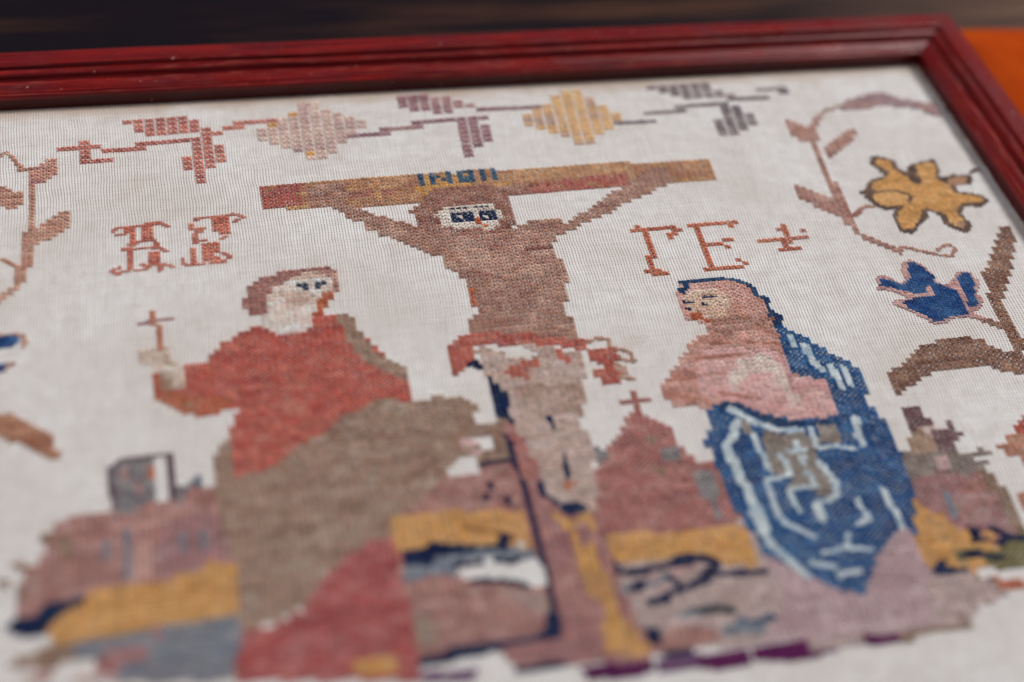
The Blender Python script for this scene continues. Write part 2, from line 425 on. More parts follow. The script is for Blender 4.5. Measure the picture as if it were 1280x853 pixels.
# ------------------------------------------------------------------ the stitching
# dyes (sRGB of the yarn), each with one or two companions the old yarn drifts between
DYES = {
 'rose': [(186, 116, 102), (168, 98, 88), (192, 130, 114)],
 'mauve': [(138, 98, 102), (120, 80, 88), (158, 120, 118)],
 'greym': [(124, 110, 112), (104, 90, 96), (140, 126, 126)],
 'loz1': [(188, 160, 148), (168, 136, 132), (200, 178, 164)],
 'loz2': [(200, 158, 108), (206, 168, 120), (170, 140, 124)],
 'cbar': [(160, 116, 86), (150, 98, 84), (176, 136, 94)],
 'cred': [(166, 92, 80), (152, 84, 76), (178, 110, 92)],
 'cgold': [(174, 130, 94), (162, 116, 86), (184, 144, 108)],
 'cred2': [(160, 100, 92), (150, 90, 84)],
 'gold': [(205, 154, 90), (194, 142, 80), (212, 164, 104)],
 'gold2': [(200, 150, 84), (186, 138, 84), (208, 158, 92)],
 'tblue': [(58, 86, 112), (44, 66, 98), (84, 112, 130)],
 'shaft': [(152, 106, 102), (140, 94, 94), (166, 122, 114)],
 'navy': [(24, 36, 72), (30, 46, 84), (30, 52, 80)],
 'navy2': [(44, 42, 72), (56, 48, 74), (36, 44, 76)],
 'flesh': [(154, 116, 100), (140, 98, 86), (172, 138, 122)],
 'flight': [(168, 130, 114), (180, 146, 130), (150, 108, 94)],
 'flred': [(124, 78, 72)],
 'oran': [(184, 96, 60), (200, 120, 84)],
 'hair': [(140, 96, 82), (126, 82, 72), (160, 118, 102)],
 'face': [(208, 194, 182), (196, 178, 166), (216, 206, 196)],
 'legs': [(188, 164, 152), (178, 150, 138), (198, 178, 170)],
 'legsb': [(176, 146, 132), (186, 160, 148), (164, 134, 118)],
 'lred': [(176, 94, 78), (164, 80, 70), (186, 112, 92)],
 'lbrown': [(166, 132, 116), (176, 146, 132)],
 'letr': [(184, 104, 76), (170, 90, 66), (196, 122, 94)],
 'letl': [(186, 112, 92), (174, 98, 82), (198, 132, 112)],
 'lplant': [(172, 130, 112), (160, 114, 98), (186, 150, 132)],
 'lplant2': [(168, 118, 106), (150, 98, 98), (184, 142, 124)],
 'bblue': [(44, 80, 132), (38, 66, 116), (66, 104, 148)],
 'bleafl': [(160, 112, 86), (144, 94, 72), (174, 130, 104)],
 'trleaf': [(152, 124, 126), (136, 106, 110), (158, 124, 116)],
 'rplant': [(160, 118, 106), (146, 102, 92), (174, 136, 122)],
 'rplant2': [(132, 92, 78), (150, 116, 100)],
 'yout': [(112, 90, 80), (96, 76, 70), (134, 108, 92)],
 'ygold': [(204, 158, 102), (192, 146, 90), (212, 170, 118)],
 'ytan': [(176, 142, 116), (162, 126, 102)],
 'pout': [(186, 152, 146), (170, 132, 128)],
 'bleaf': [(126, 90, 74), (110, 76, 64), (146, 112, 92)],
 'rred': [(160, 72, 58), (146, 62, 50)],
 'rtan': [(164, 112, 90), (178, 134, 112)],
 'brobe': [(147, 119, 101), (134, 104, 88), (158, 136, 120)],
 'brobe2': [(144, 124, 110), (158, 128, 120)],
 'redr': [(168, 80, 76), (156, 66, 64), (182, 112, 108)],
 'redc': [(180, 90, 76), (168, 76, 68), (190, 112, 94)],
 'orc': [(182, 100, 70), (170, 86, 62), (166, 112, 84)],
 'jhair': [(156, 110, 100), (140, 92, 86), (172, 130, 118)],
 'jface': [(206, 188, 178), (192, 168, 156), (216, 202, 196)],
 'jface2': [(184, 156, 138), (196, 172, 158)],
 'jhand': [(190, 172, 158), (172, 150, 134), (204, 190, 180)],
 'xbrown': [(172, 112, 90), (182, 132, 108)],
 'xmauve': [(158, 116, 116)],
 'hill': [(158, 114, 106), (144, 100, 94), (174, 136, 128)],
 'hill2': [(150, 108, 108), (158, 126, 126), (136, 96, 94)],
 'hill3': [(184, 154, 150), (194, 172, 166)],
 'hbrown': [(130, 104, 86), (146, 120, 104)],
 'hpink': [(176, 144, 140), (190, 168, 162)],
 'hred': [(150, 92, 84)],
 'hred2': [(150, 106, 98), (160, 126, 122)],
 'greyb': [(116, 118, 126), (102, 108, 122), (132, 128, 130)],
 'greyb2': [(128, 132, 138), (112, 118, 128)],
 'tomb': [(126, 120, 120), (112, 104, 108), (138, 134, 134)],
 'tombe': [(102, 80, 86), (88, 70, 78)],
 'yshad': [(140, 104, 70), (110, 84, 66)],
 'churc': [(154, 98, 92), (144, 88, 84), (168, 120, 110)],
 'bfloor': [(170, 150, 144), (180, 160, 156), (156, 134, 128)],
 'green': [(48, 58, 66), (60, 66, 72)],
 'slate': [(66, 84, 106), (56, 74, 98)],
 'mag': [(98, 32, 84), (84, 26, 72), (110, 44, 92)],
 'mag2': [(110, 80, 106), (98, 60, 96)],
 'pskirt': [(182, 154, 156), (174, 144, 146), (192, 168, 168)],
 'wblue': [(38, 84, 132), (30, 70, 118), (60, 104, 146)],
 'wveil': [(186, 142, 130), (170, 118, 104), (196, 158, 148)],
 'wveil2': [(196, 154, 150), (186, 140, 136), (204, 168, 162)],
 'wlight': [(206, 186, 176), (196, 174, 164)],
 'wpale': [(196, 168, 148), (186, 152, 132), (206, 182, 164)],
 'wface': [(184, 142, 124), (172, 122, 106), (198, 164, 148)],
 'wbr': [(158, 114, 98), (148, 104, 90), (176, 136, 122)],
 'dblue': [(40, 64, 96), (32, 50, 84), (58, 84, 108)],
 'fold': [(188, 196, 198), (200, 206, 206), (164, 178, 188)],
 'wgrey': [(136, 126, 118), (124, 112, 104), (150, 140, 134)],
 'mch': [(112, 82, 82), (98, 68, 70)],
 'tanch': [(152, 124, 104), (138, 110, 94), (168, 140, 120)],
 'greych': [(128, 114, 106), (140, 126, 118), (118, 98, 94)],
 'olive': [(112, 102, 66), (130, 118, 84)],
}
DYE_GAIN = 1.5
STRONG = {'legs': .88, 'legsb': .88, 'pskirt': .88, 'redc': .85, 'redr': .85, 'orc': .85, 'gold': .84, 'gold2': .84, 'navy': .8, 'ygold': .88, 'lred': .88, 'rose': .86, 'oran': .75, 'fold': .9, 'letr': .85, 'letl': .92, 'mag': .85, 'cred': .9, 'face': .9, 'bblue': .8, 'wblue': .85, 'tblue': .8, 'navy2': .85, 'yout': .85}
DL = {k: [tuple(min(0.95, c * DYE_GAIN * STRONG.get(k, 1.0)) for c in lin(v)) for v in vs] for k, vs in DYES.items()}

# The stitch chart: motif, which of its kind, and its areas in stitch columns and rows
# ('p' an outline, 'l' a line of stitches; style 1 is the wide double stitch of the border).
CHART = [
  ('embroidered_hill', 0, [
    ('ground', 0, 'hill', 'p', 0, 0, '-70.1,-28.9 -64.6,-29.1 -55.1,-28.0 -53.5,-26.1 -49.7,-26.6 -49.2,-33.2 -47.5,-41.5 -57.9,-45.1 -66.9,-45.1 -69.1,-45.4 -73.6,-46.9 -78.1,-45.4 -78.2,-42.5 -76.0,-38.1 -73.8,-35.7 -73.3,-30.8'),
    ('ground', 0, 'hill2', 'p', 0, 0, '-51.7,-31.1 -46.8,-33.6 -47.0,-41.6 -51.0,-42.7 -57.9,-44.3 -58.3,-36.6 -55.8,-32.1'),
    ('streak', 0, 'greyb', 'l', 1.1, 0, '-62.53,-33.50 -62.39,-42.09'),
    ('streak', 0, 'greyb', 'l', 1.1, 0, '-54.92,-35.90 -54.79,-38.74'),
    ('streak', 0, 'greyb', 'l', 1, 0, '-65.67,-35.43 -65.45,-38.25'),
    ('streak', 0, 'greyb', 'l', 1, 0, '-51.29,-35.37 -51.08,-38.56'),
    ('bush', 0, 'hbrown', 'l', 1, 0, '-74.43,-33.16 -73.64,-32.13 -72.68,-35.09'),
    ('bush', 0, 'hbrown', 'p', 0, 0, '-72.1,-33.5 -70.2,-33.0 -69.8,-37.1 -71.3,-37.9 -72.7,-35.9'),
    ('bush', 0, 'hbrown', 'l', 0.9, 0, '-78.32,-37.25 -77.36,-38.91'),
    ('bush', 0, 'hbrown', 'l', 1, 0, '-80.46,-40.64 -79.09,-41.16'),
    ('bush', 0, 'hbrown', 'l', 1.1, 0, '-77.28,-41.89 -77.53,-44.77'),
    ('tomb', 0, 'tomb', 'p', 0, 0, '-64.7,-19.3 -63.1,-18.3 -58.2,-18.0 -58.0,-23.1 -57.9,-28.0 -60.8,-28.9 -61.7,-30.3 -64.0,-29.4 -64.6,-25.5'),
    ('tomb_edge', 0, 'tombe', 'l', 0.9, 2, '-129.67,-40.29 -126.13,-36.20 -110.99,-35.87'),
    ('tomb_edge', 0, 'tombe', 'l', 0.9, 2, '-110.99,-35.87 -111.09,-55.78'),
    ('tomb_edge', 0, 'tombe', 'l', 0.7, 2, '-129.67,-40.29 -128.40,-56.30'),
    ('tomb', 0, 'linen2', 'p', 0, 0, '-58.0,-18.4 -56.0,-18.4 -56.0,-27.8 -57.9,-28.0'),
    ('tomb', 0, 'tomb', 'p', 0, 0, '-55.3,-25.3 -53.5,-24.7 -52.6,-26.1 -54.5,-28.6 -55.3,-28.4'),
    ('bush', 0, 'greyb', 'l', 0.8, 0, '-52.97,-24.48 -51.48,-23.84 -51.08,-25.15'),
    ('tomb_light', 0, 'oran', 'l', 0.9, 0, '-58.57,-20.67 -58.68,-22.98'),
    ('tomb_light', 0, 'hill', 'l', 0.8, 0, '-62.57,-20.89 -62.62,-22.31'),
    ('tomb_light', 0, 'hill', 'l', 0.8, 0, '-60.62,-23.53 -60.68,-25.10'),
    ('field', 0, 'gold', 'p', 0, 0, '-67.5,-44.2 -63.5,-43.8 -57.9,-43.9 -51.6,-42.7 -51.2,-40.9 -47.0,-42.8 -47.2,-52.0 -52.5,-51.8 -58.0,-52.3 -64.7,-52.6 -69.7,-53.2 -73.3,-52.6 -73.5,-50.4 -71.4,-48.2 -68.0,-46.8'),
    ('shadow', 0, 'navy', 'p', 0, 2, '-159.3,-97.4 -156.0,-95.1 -150.5,-94.6 -147.2,-90.8 -141.7,-90.9 -136.5,-89.7 -137.2,-92.5 -141.6,-94.7 -146.0,-98.2 -148.2,-102.1 -152.6,-102.2 -157.0,-99.8'),
    ('water', 0, 'greyb', 'p', 0, 0, '-73.3,-52.7 -69.1,-53.1 -60.3,-52.7 -52.5,-51.8 -47.2,-52.3 -47.5,-63.6 -63.7,-60.8 -64.8,-58.2 -60.4,-57.5 -61.4,-55.6 -66.9,-55.7 -71.3,-55.7'),
    ('water', 0, 'hill2', 'p', 0, 0, '-65.8,-54.8 -60.3,-55.2 -59.8,-57.6 -62.6,-58.1 -65.9,-57.3'),
    ('water', 0, 'hill2', 'p', 0, 0, '-59.7,-52.2 -57.5,-52.3 -57.6,-55.2 -59.2,-55.4'),
    ('bush', 0, 'hbrown', 'p', 0, 0, '-78.8,-55.1 -75.7,-53.6 -73.3,-52.7 -69.3,-53.7 -70.2,-55.9 -73.5,-57.1 -75.1,-56.4 -77.9,-56.3'),
    ('bush', 0, 'hpink', 'p', 0, 0, '-69.7,-58.7 -63.7,-58.3 -64.0,-60.7 -69.7,-59.8'),
    ('bush', 0, 'hpink', 'p', 0, 0, '-77.3,-56.7 -73.5,-57.1 -72.4,-59.3 -76.2,-58.6'),
    ('bush', 0, 'hred', 'l', 1.2, 0, '-65.86,-57.57 -64.56,-58.61'),
  ]),
  ('embroidered_hill', 1, [
    ('ground', 0, 'hill', 'p', 0, 0, '-23.5,-45.5 -21.6,-49.2 -2.6,-54.6 -3.0,-60.5 -5.3,-63.8 -18.7,-63.6 -23.2,-63.7 -23.6,-59.0'),
    ('ground', 0, 'linen3', 'p', 0, 0, '-23.0,-46.5 -19.0,-47.0 -4.0,-45.9 -3.4,-47.3 -3.3,-54.6 -5.9,-53.5 -12.5,-50.8 -17.1,-50.5 -23.3,-48.9'),
    ('ground', 0, 'brobe', 'p', 0, 0, '-13.0,-23.1 -8.5,-18.7 -3.6,-19.5 -3.5,-25.0 -3.8,-28.3 -8.7,-27.5 -13.4,-26.1'),
    ('ground', 0, 'hill3', 'p', 0, 0, '-11.0,-22.3 -7.7,-21.6 -8.2,-26.1 -11.6,-26.4'),
    ('ground', 0, 'linen2', 'p', 0, 0, '-8.6,-22.4 -6.3,-21.8 -6.0,-24.6 -8.3,-25.2'),
    ('ground', 0, 'linen2', 'p', 0, 0, '-13.7,-26.4 -8.8,-26.5 -8.9,-30.1 -13.8,-30.0'),
    ('ground', 0, 'hill', 'p', 0, 0, '-17.4,-31.7 -14.0,-30.0 -9.1,-29.9 -8.3,-27.5 -4.4,-28.2 -3.9,-35.6 -4.1,-39.8 -19.9,-36.7 -23.5,-36.6 -19.5,-33.9'),
    ('streak', 0, 'navy2', 'l', 1.3, 2, '-16.61,-56.47 -8.87,-56.32'),
    ('streak', 0, 'navy2', 'l', 1, 2, '-16.04,-64.72 -16.21,-67.14'),
    ('streak', 0, 'navy2', 'p', 0, 2, '-19.2,-68.7 -16.8,-69.1 -17.4,-72.4 -19.7,-72.1'),
    ('streak', 0, 'navy2', 'p', 0, 2, '-12.7,-71.2 -10.4,-71.6 -11.0,-74.9 -13.3,-74.5'),
    ('field', 0, 'gold', 'p', 0, 0, '-23.5,-36.6 -17.5,-36.8 -3.9,-39.0 -3.6,-45.7 -4.1,-45.9 -8.5,-44.5 -16.4,-45.1 -23.3,-44.0 -24.3,-42.2'),
    ('streak', 0, 'yshad', 'l', 0.9, 2, '-26.01,-82.02 -21.07,-84.16 -15.86,-86.02 -12.11,-87.95'),
    ('field', 0, 'linen3', 'p', 0, 0, '-23.0,-46.5 -19.0,-47.0 -15.4,-46.3 -8.3,-46.5 -4.0,-45.9 -3.4,-47.3 -3.3,-54.6 -5.9,-53.5 -8.1,-52.5 -12.5,-50.8 -17.1,-50.5 -23.3,-48.9'),
    ('shadow', 0, 'navy', 'p', 0, 2, '-45.9,-88.0 -40.0,-88.4 -36.9,-86.0 -32.3,-87.4 -18.6,-90.7 -16.7,-85.5 -13.8,-86.7 -15.1,-92.6 -23.7,-93.1 -28.4,-92.9 -32.9,-91.5 -36.6,-92.5 -38.1,-95.0 -46.6,-93.6'),
    ('streak', 0, 'greyb2', 'p', 0, 2, '-46.1,-93.7 -38.1,-95.0 -29.9,-94.9 -31.0,-98.1 -46.6,-97.9'),
    ('shadow', 0, 'navy2', 'l', 1.5, 2, '-30.78,-96.27 -24.13,-95.84'),
    ('shadow', 0, 'navy2', 'l', 1.3, 2, '-19.39,-95.71 -14.89,-97.12 -9.85,-95.44'),
    ('streak', 0, 'greyb2', 'l', 1.5, 2, '-30.88,-93.74 -23.60,-92.45 -9.85,-95.44'),
    ('streak', 0, 'greyb2', 'l', 1, 2, '-46.03,-98.92 -31.53,-98.33'),
    ('shadow', 0, 'navy2', 'l', 1.3, 2, '-31.02,-103.05 -20.63,-103.63 -14.01,-106.02 -11.58,-108.29'),
    ('ground', 0, 'hill', 'p', 0, 0, '-22.8,-49.6 -15.3,-50.3 -12.7,-52.3 -7.1,-53.9 -2.9,-55.0 -3.0,-59.0 -4.9,-61.7 -9.6,-62.3 -16.3,-62.2 -20.8,-62.4 -22.9,-60.6 -23.1,-54.7'),
    ('ground', 0, 'brobe2', 'p', 0, 0, '-22.8,-54.8 -20.4,-58.2 -20.2,-61.8 -22.8,-61.8'),
    ('ground', 0, 'brobe2', 'p', 0, 0, '-10.5,-53.2 -6.1,-54.4 -2.8,-56.0 -3.1,-59.0 -5.6,-58.6 -8.6,-55.8'),
  ]),
  ('embroidered_hill', 2, [
    ('ground', 0, 'bfloor', 'p', 0, 0, '11.7,-43.4 28.6,-44.6 30.1,-54.9 32.7,-60.9 41.4,-64.1 51.6,-58.8 49.9,-69.6 39.2,-71.3 28.5,-69.8 19.3,-69.5 11.0,-68.5 9.6,-65.0 8.6,-57.3'),
    ('church', 0, 'churc', 'p', 0, 0, '25.3,-32.6 27.1,-35.6 28.0,-44.5 27.4,-46.9 24.4,-46.4'),
    ('field', 0, 'gold', 'p', 0, 0, '6.1,-45.4 8.1,-45.7 7.4,-50.8 6.5,-49.1'),
    ('church_cross', 0, 'churc', 'l', 1, 0, '17.72,-15.29 17.47,-19.51'),
    ('church_cross', 0, 'churc', 'l', 0.9, 0, '15.50,-17.08 19.02,-17.26'),
    ('church', 0, 'churc', 'p', 0, 0, '16.1,-19.9 18.8,-21.3 20.4,-23.0 22.5,-24.7 22.5,-29.3 24.1,-32.4 26.5,-35.5 25.2,-45.7 25.4,-47.4 15.8,-46.6 7.4,-46.0 6.7,-40.8 8.8,-30.7 11.7,-26.6 13.8,-24.2'),
    ('church', 0, 'tomb', 'p', 0, 0, '9.1,-27.1 10.9,-28.3 10.4,-31.0 8.6,-31.0'),
    ('church', 0, 'tomb', 'p', 0, 0, '18.8,-28.7 21.6,-29.2 21.8,-32.5 18.8,-32.4'),
    ('church', 0, 'hbrown', 'l', 1.3, 0, '18.03,-33.68 18.36,-34.45'),
    ('church', 0, 'hbrown', 'l', 1.2, 0, '17.98,-26.76 18.60,-27.42'),
    ('church', 0, 'tomb', 'p', 0, 0, '23.2,-34.9 25.9,-35.4 25.2,-45.7 23.7,-45.4'),
    ('field', 0, 'gold', 'p', 0, 0, '7.7,-46.0 15.8,-46.6 26.8,-46.8 28.1,-48.7 28.5,-56.5 22.4,-54.3 16.8,-52.5 9.2,-51.9 7.6,-50.9'),
    ('ground', 0, 'bfloor', 'p', 0, 0, '8.1,-51.9 16.8,-52.8 22.4,-54.4 29.0,-56.9 30.5,-58.1 29.0,-67.9 19.0,-68.3 11.1,-68.0 9.1,-63.5 8.0,-57.2'),
    ('shadow', 0, 'navy', 'l', 1.2, 2, '14.40,-103.17 15.18,-107.42'),
    ('shadow', 0, 'navy2', 'l', 1.5, 2, '16.78,-107.71 21.17,-107.22 33.23,-106.81 39.46,-105.99 42.70,-107.53 42.93,-111.42 38.52,-114.74 33.00,-115.93 27.98,-117.20 24.39,-119.63'),
    ('shadow', 0, 'navy', 'l', 1.6, 2, '18.68,-107.73 22.48,-107.77'),
    ('shadow', 0, 'navy', 'l', 1.6, 2, '33.92,-116.10 38.74,-113.83'),
    ('shadow', 0, 'navy', 'l', 2, 2, '22.00,-119.81 25.97,-119.91'),
    ('streak', 0, 'navy2', 'l', 1.4, 2, '43.70,-113.14 56.74,-113.90'),
    ('streak', 0, 'greyb2', 'l', 1.8, 2, '16.21,-113.85 22.40,-112.47 29.80,-111.28'),
    ('shadow', 0, 'navy', 'l', 1.3, 2, '18.92,-112.16 21.62,-111.71'),
    ('shadow', 0, 'navy', 'l', 1.3, 2, '31.36,-104.55 37.67,-104.38 42.16,-105.82 44.08,-108.74'),
    ('shadow', 0, 'navy2', 'l', 1.5, 2, '41.09,-110.13 38.36,-113.45'),
    ('shadow', 0, 'navy2', 'l', 1.4, 2, '28.88,-111.12 31.07,-114.02'),
    ('shadow', 0, 'navy2', 'l', 1.2, 2, '16.43,-113.89 20.13,-114.24'),
    ('bush', 0, 'hpink', 'p', 0, 0, '15.0,-54.1 18.0,-53.7 18.9,-54.8 16.3,-55.9 15.2,-55.4'),
    ('bush', 0, 'hpink', 'p', 0, 0, '11.2,-57.2 13.5,-56.6 13.9,-58.0 11.9,-58.7'),
    ('bush', 0, 'hpink', 'p', 0, 0, '11.0,-54.9 12.7,-54.6 12.7,-55.9 11.0,-55.9'),
    ('shadow', 0, 'green', 'l', 1.8, 2, '31.82,-125.24 38.38,-125.23 43.87,-126.85'),
    ('streak', 0, 'greyb2', 'l', 1.5, 2, '28.87,-125.91 33.48,-126.15'),
    ('shadow', 0, 'slate', 'l', 1.9, 2, '44.99,-131.90 49.60,-132.15 54.38,-131.84'),
    ('streak', 0, 'greyb2', 'l', 2.5, 2, '40.96,-134.13 50.15,-134.66'),
    ('shadow', 0, 'navy', 'p', 0, 2, '17.5,-126.8 19.5,-128.7 22.9,-129.9 21.4,-134.9 18.8,-135.3 17.6,-131.3'),
    ('ground', 0, 'hill', 'p', 0, 0, '11.6,-65.4 15.2,-64.6 19.4,-66.9 19.3,-69.5 10.9,-68.9'),
    ('shadow', 0, 'navy', 'l', 1.6, 2, '22.66,-138.90 28.77,-139.18'),
  ]),
  ('embroidered_ground_line', 0, [
    ('band', 0, 'mag', 'p', 0, 2, '-2.2,-139.1 7.9,-139.0 17.9,-139.7 18.3,-143.8 11.3,-145.3 -0.8,-143.8'),
    ('band', 0, 'mag2', 'p', 0, 2, '18.9,-140.5 30.8,-140.4 30.5,-145.0 19.2,-145.1'),
    ('band', 0, 'mag2', 'p', 0, 2, '64.2,-143.3 77.0,-143.6 76.3,-146.1 64.4,-146.8'),
    ('band', 0, 'mag', 'p', 0, 2, '30.8,-140.4 45.0,-141.4 45.3,-147.2 31.4,-146.3'),
    ('band', 0, 'mag', 'p', 0, 2, '45.9,-140.7 63.7,-140.8 63.8,-144.9 65.3,-148.1 56.0,-148.1 46.3,-145.7'),
    ('band', 0, 'mag', 'p', 0, 2, '76.2,-142.3 84.3,-142.9 89.6,-144.8 87.8,-146.9 81.8,-147.2 76.4,-145.6'),
    ('band', 0, 'bfloor', 'l', 2, 0, '32.05,-71.91 38.38,-72.23'),
    ('band', 0, 'hbrown', 'l', 1.2, 0, '44.68,-72.84 49.51,-72.56 54.24,-72.71'),
    ('band', 0, 'mag2', 'p', 0, 2, '-51.5,-132.8 -29.4,-134.1 -32.2,-138.6 -51.7,-135.0'),
    ('band', 0, 'navy', 'l', 1.4, 2, '-18.67,-136.89 -7.54,-137.27'),
    ('band', 0, 'hill3', 'p', 0, 0, '-8.9,-65.3 -1.0,-65.7 -1.0,-68.6 -9.2,-67.4'),
  ]),
  ('embroidered_hill', 3, [
    ('church', 0, 'mch', 'p', 0, 0, '58.5,-26.0 61.1,-26.1 60.9,-28.4 62.1,-29.4 62.0,-30.8 60.8,-30.7 59.7,-30.7 59.2,-31.9 58.0,-32.0 57.7,-29.5'),
    ('church', 0, 'tanch', 'p', 0, 0, '57.1,-33.2 58.0,-32.0 59.6,-31.2 61.5,-32.1 62.1,-35.9 63.2,-38.2 60.4,-38.2 58.0,-37.2 56.7,-36.0'),
    ('church', 0, 'hill3', 'p', 0, 0, '59.7,-30.9 61.7,-31.3 61.8,-33.2 60.3,-33.4 59.7,-32.3'),
    ('spire', 0, 'mch', 'l', 1.3, 0, '61.80,-32.37 62.02,-36.12 62.97,-36.55'),
    ('spire', 0, 'mch', 'l', 1.4, 0, '64.49,-30.40 64.74,-33.41 63.42,-35.58'),
    ('spire', 0, 'mch', 'l', 1, 0, '63.34,-32.63 63.53,-34.54'),
    ('church', 0, 'greych', 'p', 0, 0, '55.6,-36.1 58.0,-37.0 63.3,-37.1 64.8,-36.3 65.9,-37.6 67.7,-37.4 69.1,-38.7 66.7,-39.0 66.3,-40.0 68.5,-40.4 68.3,-41.0 65.9,-41.7 64.4,-42.8 65.4,-45.2 54.2,-43.2 54.9,-39.6'),
    ('church', 0, 'linen2', 'l', 1, 0, '64.12,-36.89 65.17,-37.59'),
    ('church', 0, 'hill3', 'p', 0, 0, '59.9,-38.1 62.9,-38.6 61.7,-41.0 59.6,-40.9'),
    ('ground', 0, 'hill2', 'p', 0, 0, '55.3,-42.6 60.1,-41.3 66.3,-43.8 67.5,-48.0 68.8,-51.8 68.1,-56.8 63.1,-57.6 59.5,-53.5 57.7,-51.5 55.8,-49.4 55.1,-46.7'),
    ('ground', 0, 'hred2', 'p', 0, 0, '63.2,-43.6 67.0,-43.4 67.5,-48.0 64.1,-52.6 60.3,-52.8 60.5,-48.5'),
    ('ground', 0, 'hbrown', 'l', 1.8, 0, '66.86,-43.94 68.18,-49.01 68.03,-55.93'),
    ('streak', 0, 'greyb2', 'l', 1.4, 2, '118.84,-93.08 118.65,-101.79'),
    ('field', 0, 'gold', 'p', 0, 0, '54.5,-46.5 55.2,-49.3 57.9,-50.6 58.3,-53.3 60.9,-53.8 60.5,-56.2 61.4,-58.9 61.8,-61.5 57.5,-61.5 54.3,-60.1 53.2,-61.5 52.2,-58.9 52.0,-55.5 51.3,-52.9 52.4,-53.6'),
    ('ground', 0, 'olive', 'p', 0, 0, '56.8,-58.1 63.1,-57.6 71.2,-55.7 71.3,-62.4 62.6,-62.8 56.6,-60.5'),
    ('shadow', 0, 'navy', 'p', 0, 2, '121.3,-107.4 124.9,-108.1 123.3,-112.9 126.8,-113.5 126.2,-115.1 120.4,-114.0'),
    ('shadow', 0, 'navy', 'l', 1.5, 2, '128.17,-109.38 132.00,-112.81 128.58,-115.56'),
    ('shadow', 0, 'navy', 'l', 1.5, 2, '132.96,-113.67 138.48,-115.71'),
    ('shadow', 0, 'navy', 'p', 0, 2, '115.9,-116.5 123.1,-117.2 123.2,-120.6 115.0,-119.0'),
    ('shadow', 0, 'navy', 'l', 1.4, 2, '122.57,-120.11 126.75,-120.89'),
    ('shadow', 0, 'navy', 'p', 0, 2, '108.3,-118.5 110.6,-118.9 110.3,-122.1 116.6,-123.3 114.1,-125.4 105.4,-124.4 105.3,-122.5'),
    ('field', 0, 'gold', 'l', 1.4, 0, '58.31,-60.82 60.73,-60.94'),
    ('field', 0, 'gold', 'l', 1.4, 0, '62.83,-55.48 63.66,-55.97'),
    ('field', 0, 'gold', 'l', 1.4, 0, '61.74,-57.98 63.39,-58.62'),
    ('shadow', 0, 'navy2', 'l', 1.3, 2, '117.98,-128.41 122.06,-130.79'),
    ('streak', 0, 'orc', 'l', 1.5, 0, '61.48,-65.16 66.09,-66.68'),
  ]),
  ('embroidered_vine_border', 0, [
    ('stem', 0, 'rose', 'l', 0.9, 1, '-35.23,44.27 -34.39,44.19'),
    ('stem', 0, 'rose', 'p', 0, 1, '-34.2,46.0 -33.3,45.8 -33.4,41.1 -34.4,41.3'),
    ('stem', 0, 'rose', 'l', 0.9, 1, '-33.33,44.18 -32.33,44.00'),
    ('stem', 0, 'rose', 'l', 0.9, 1, '-33.40,41.67 -31.51,41.76'),
    ('stem', 0, 'rose', 'l', 0.9, 1, '-31.08,43.01 -28.34,43.02'),
    ('stem', 0, 'rose', 'l', 0.9, 1, '-28.06,44.33 -24.12,44.40'),
    ('leaf', 0, 'rose', 'p', 0, 1, '-30.1,49.7 -28.1,49.8 -24.1,49.8 -24.2,48.8 -23.1,48.6 -23.1,47.5 -22.2,47.5 -22.2,46.5 -24.0,46.4 -25.7,46.3 -28.0,46.3 -28.0,47.3 -29.0,47.5 -29.1,48.6 -30.1,48.8'),
    ('leaf', 1, 'rose', 'p', 0, 1, '-24.1,44.8 -22.2,44.8 -22.2,42.8 -21.3,42.6 -21.4,39.1 -22.3,39.1 -22.3,37.8 -23.2,37.9 -23.4,35.4 -24.2,35.4 -24.2,37.8 -25.2,37.8 -25.1,41.3 -24.1,41.4'),
    ('stem', 0, 'rose', 'l', 0.9, 1, '-22.05,45.72 -19.42,46.35'),
    ('stem', 0, 'rose', 'l', 0.9, 1, '-19.18,47.54 -16.18,47.67'),
    ('lozenge', 0, 'loz1', 'p', 0, 1, '-18.1,45.7 -17.3,45.6 -17.2,47.3 -16.2,47.2 -16.1,48.1 -15.2,48.0 -15.0,49.3 -14.3,49.3 -14.1,50.7 -12.3,50.6 -12.2,49.5 -11.3,49.3 -11.3,48.4 -10.3,48.3 -10.3,47.0 -9.3,47.0 -9.4,45.7 -8.4,45.6 -8.6,42.0 -10.3,42.2 -10.4,40.8 -11.3,40.7 -11.4,39.4 -12.3,39.4 -12.4,38.1 -14.3,38.4 -14.2,39.8 -15.2,40.0 -15.1,41.3 -16.3,40.7 -16.3,41.8 -17.3,42.0 -17.3,43.4 -18.3,43.3'),
    ('stem', 0, 'mauve', 'l', 0.9, 1, '-9.38,42.57 -6.63,42.61'),
    ('stem', 0, 'mauve', 'l', 0.9, 1, '-8.80,42.65 -6.66,42.53'),
    ('stem', 0, 'mauve', 'l', 0.9, 1, '-6.36,43.61 -3.63,43.68'),
    ('stem', 0, 'mauve', 'l', 0.9, 1, '-3.38,44.96 2.01,44.84'),
    ('leaf', 2, 'mauve', 'p', 0, 1, '-5.3,50.4 -3.5,50.7 0.2,50.2 0.3,49.3 1.1,49.0 1.1,47.9 2.0,47.7 1.9,46.6 0.3,46.5 -2.2,46.5 -3.5,47.0 -3.7,48.0 -4.6,48.3 -4.6,49.4 -5.3,49.6'),
    ('leaf', 3, 'mauve', 'p', 0, 1, '0.2,44.9 2.1,45.0 2.1,42.7 3.1,42.5 3.0,39.1 2.1,39.0 2.1,37.9 1.2,37.9 0.9,35.6 0.1,35.4 0.3,38.2 -0.5,38.2 -0.4,41.6 0.3,41.6'),
    ('stem', 0, 'mauve', 'l', 0.9, 1, '2.11,46.00 4.96,46.02'),
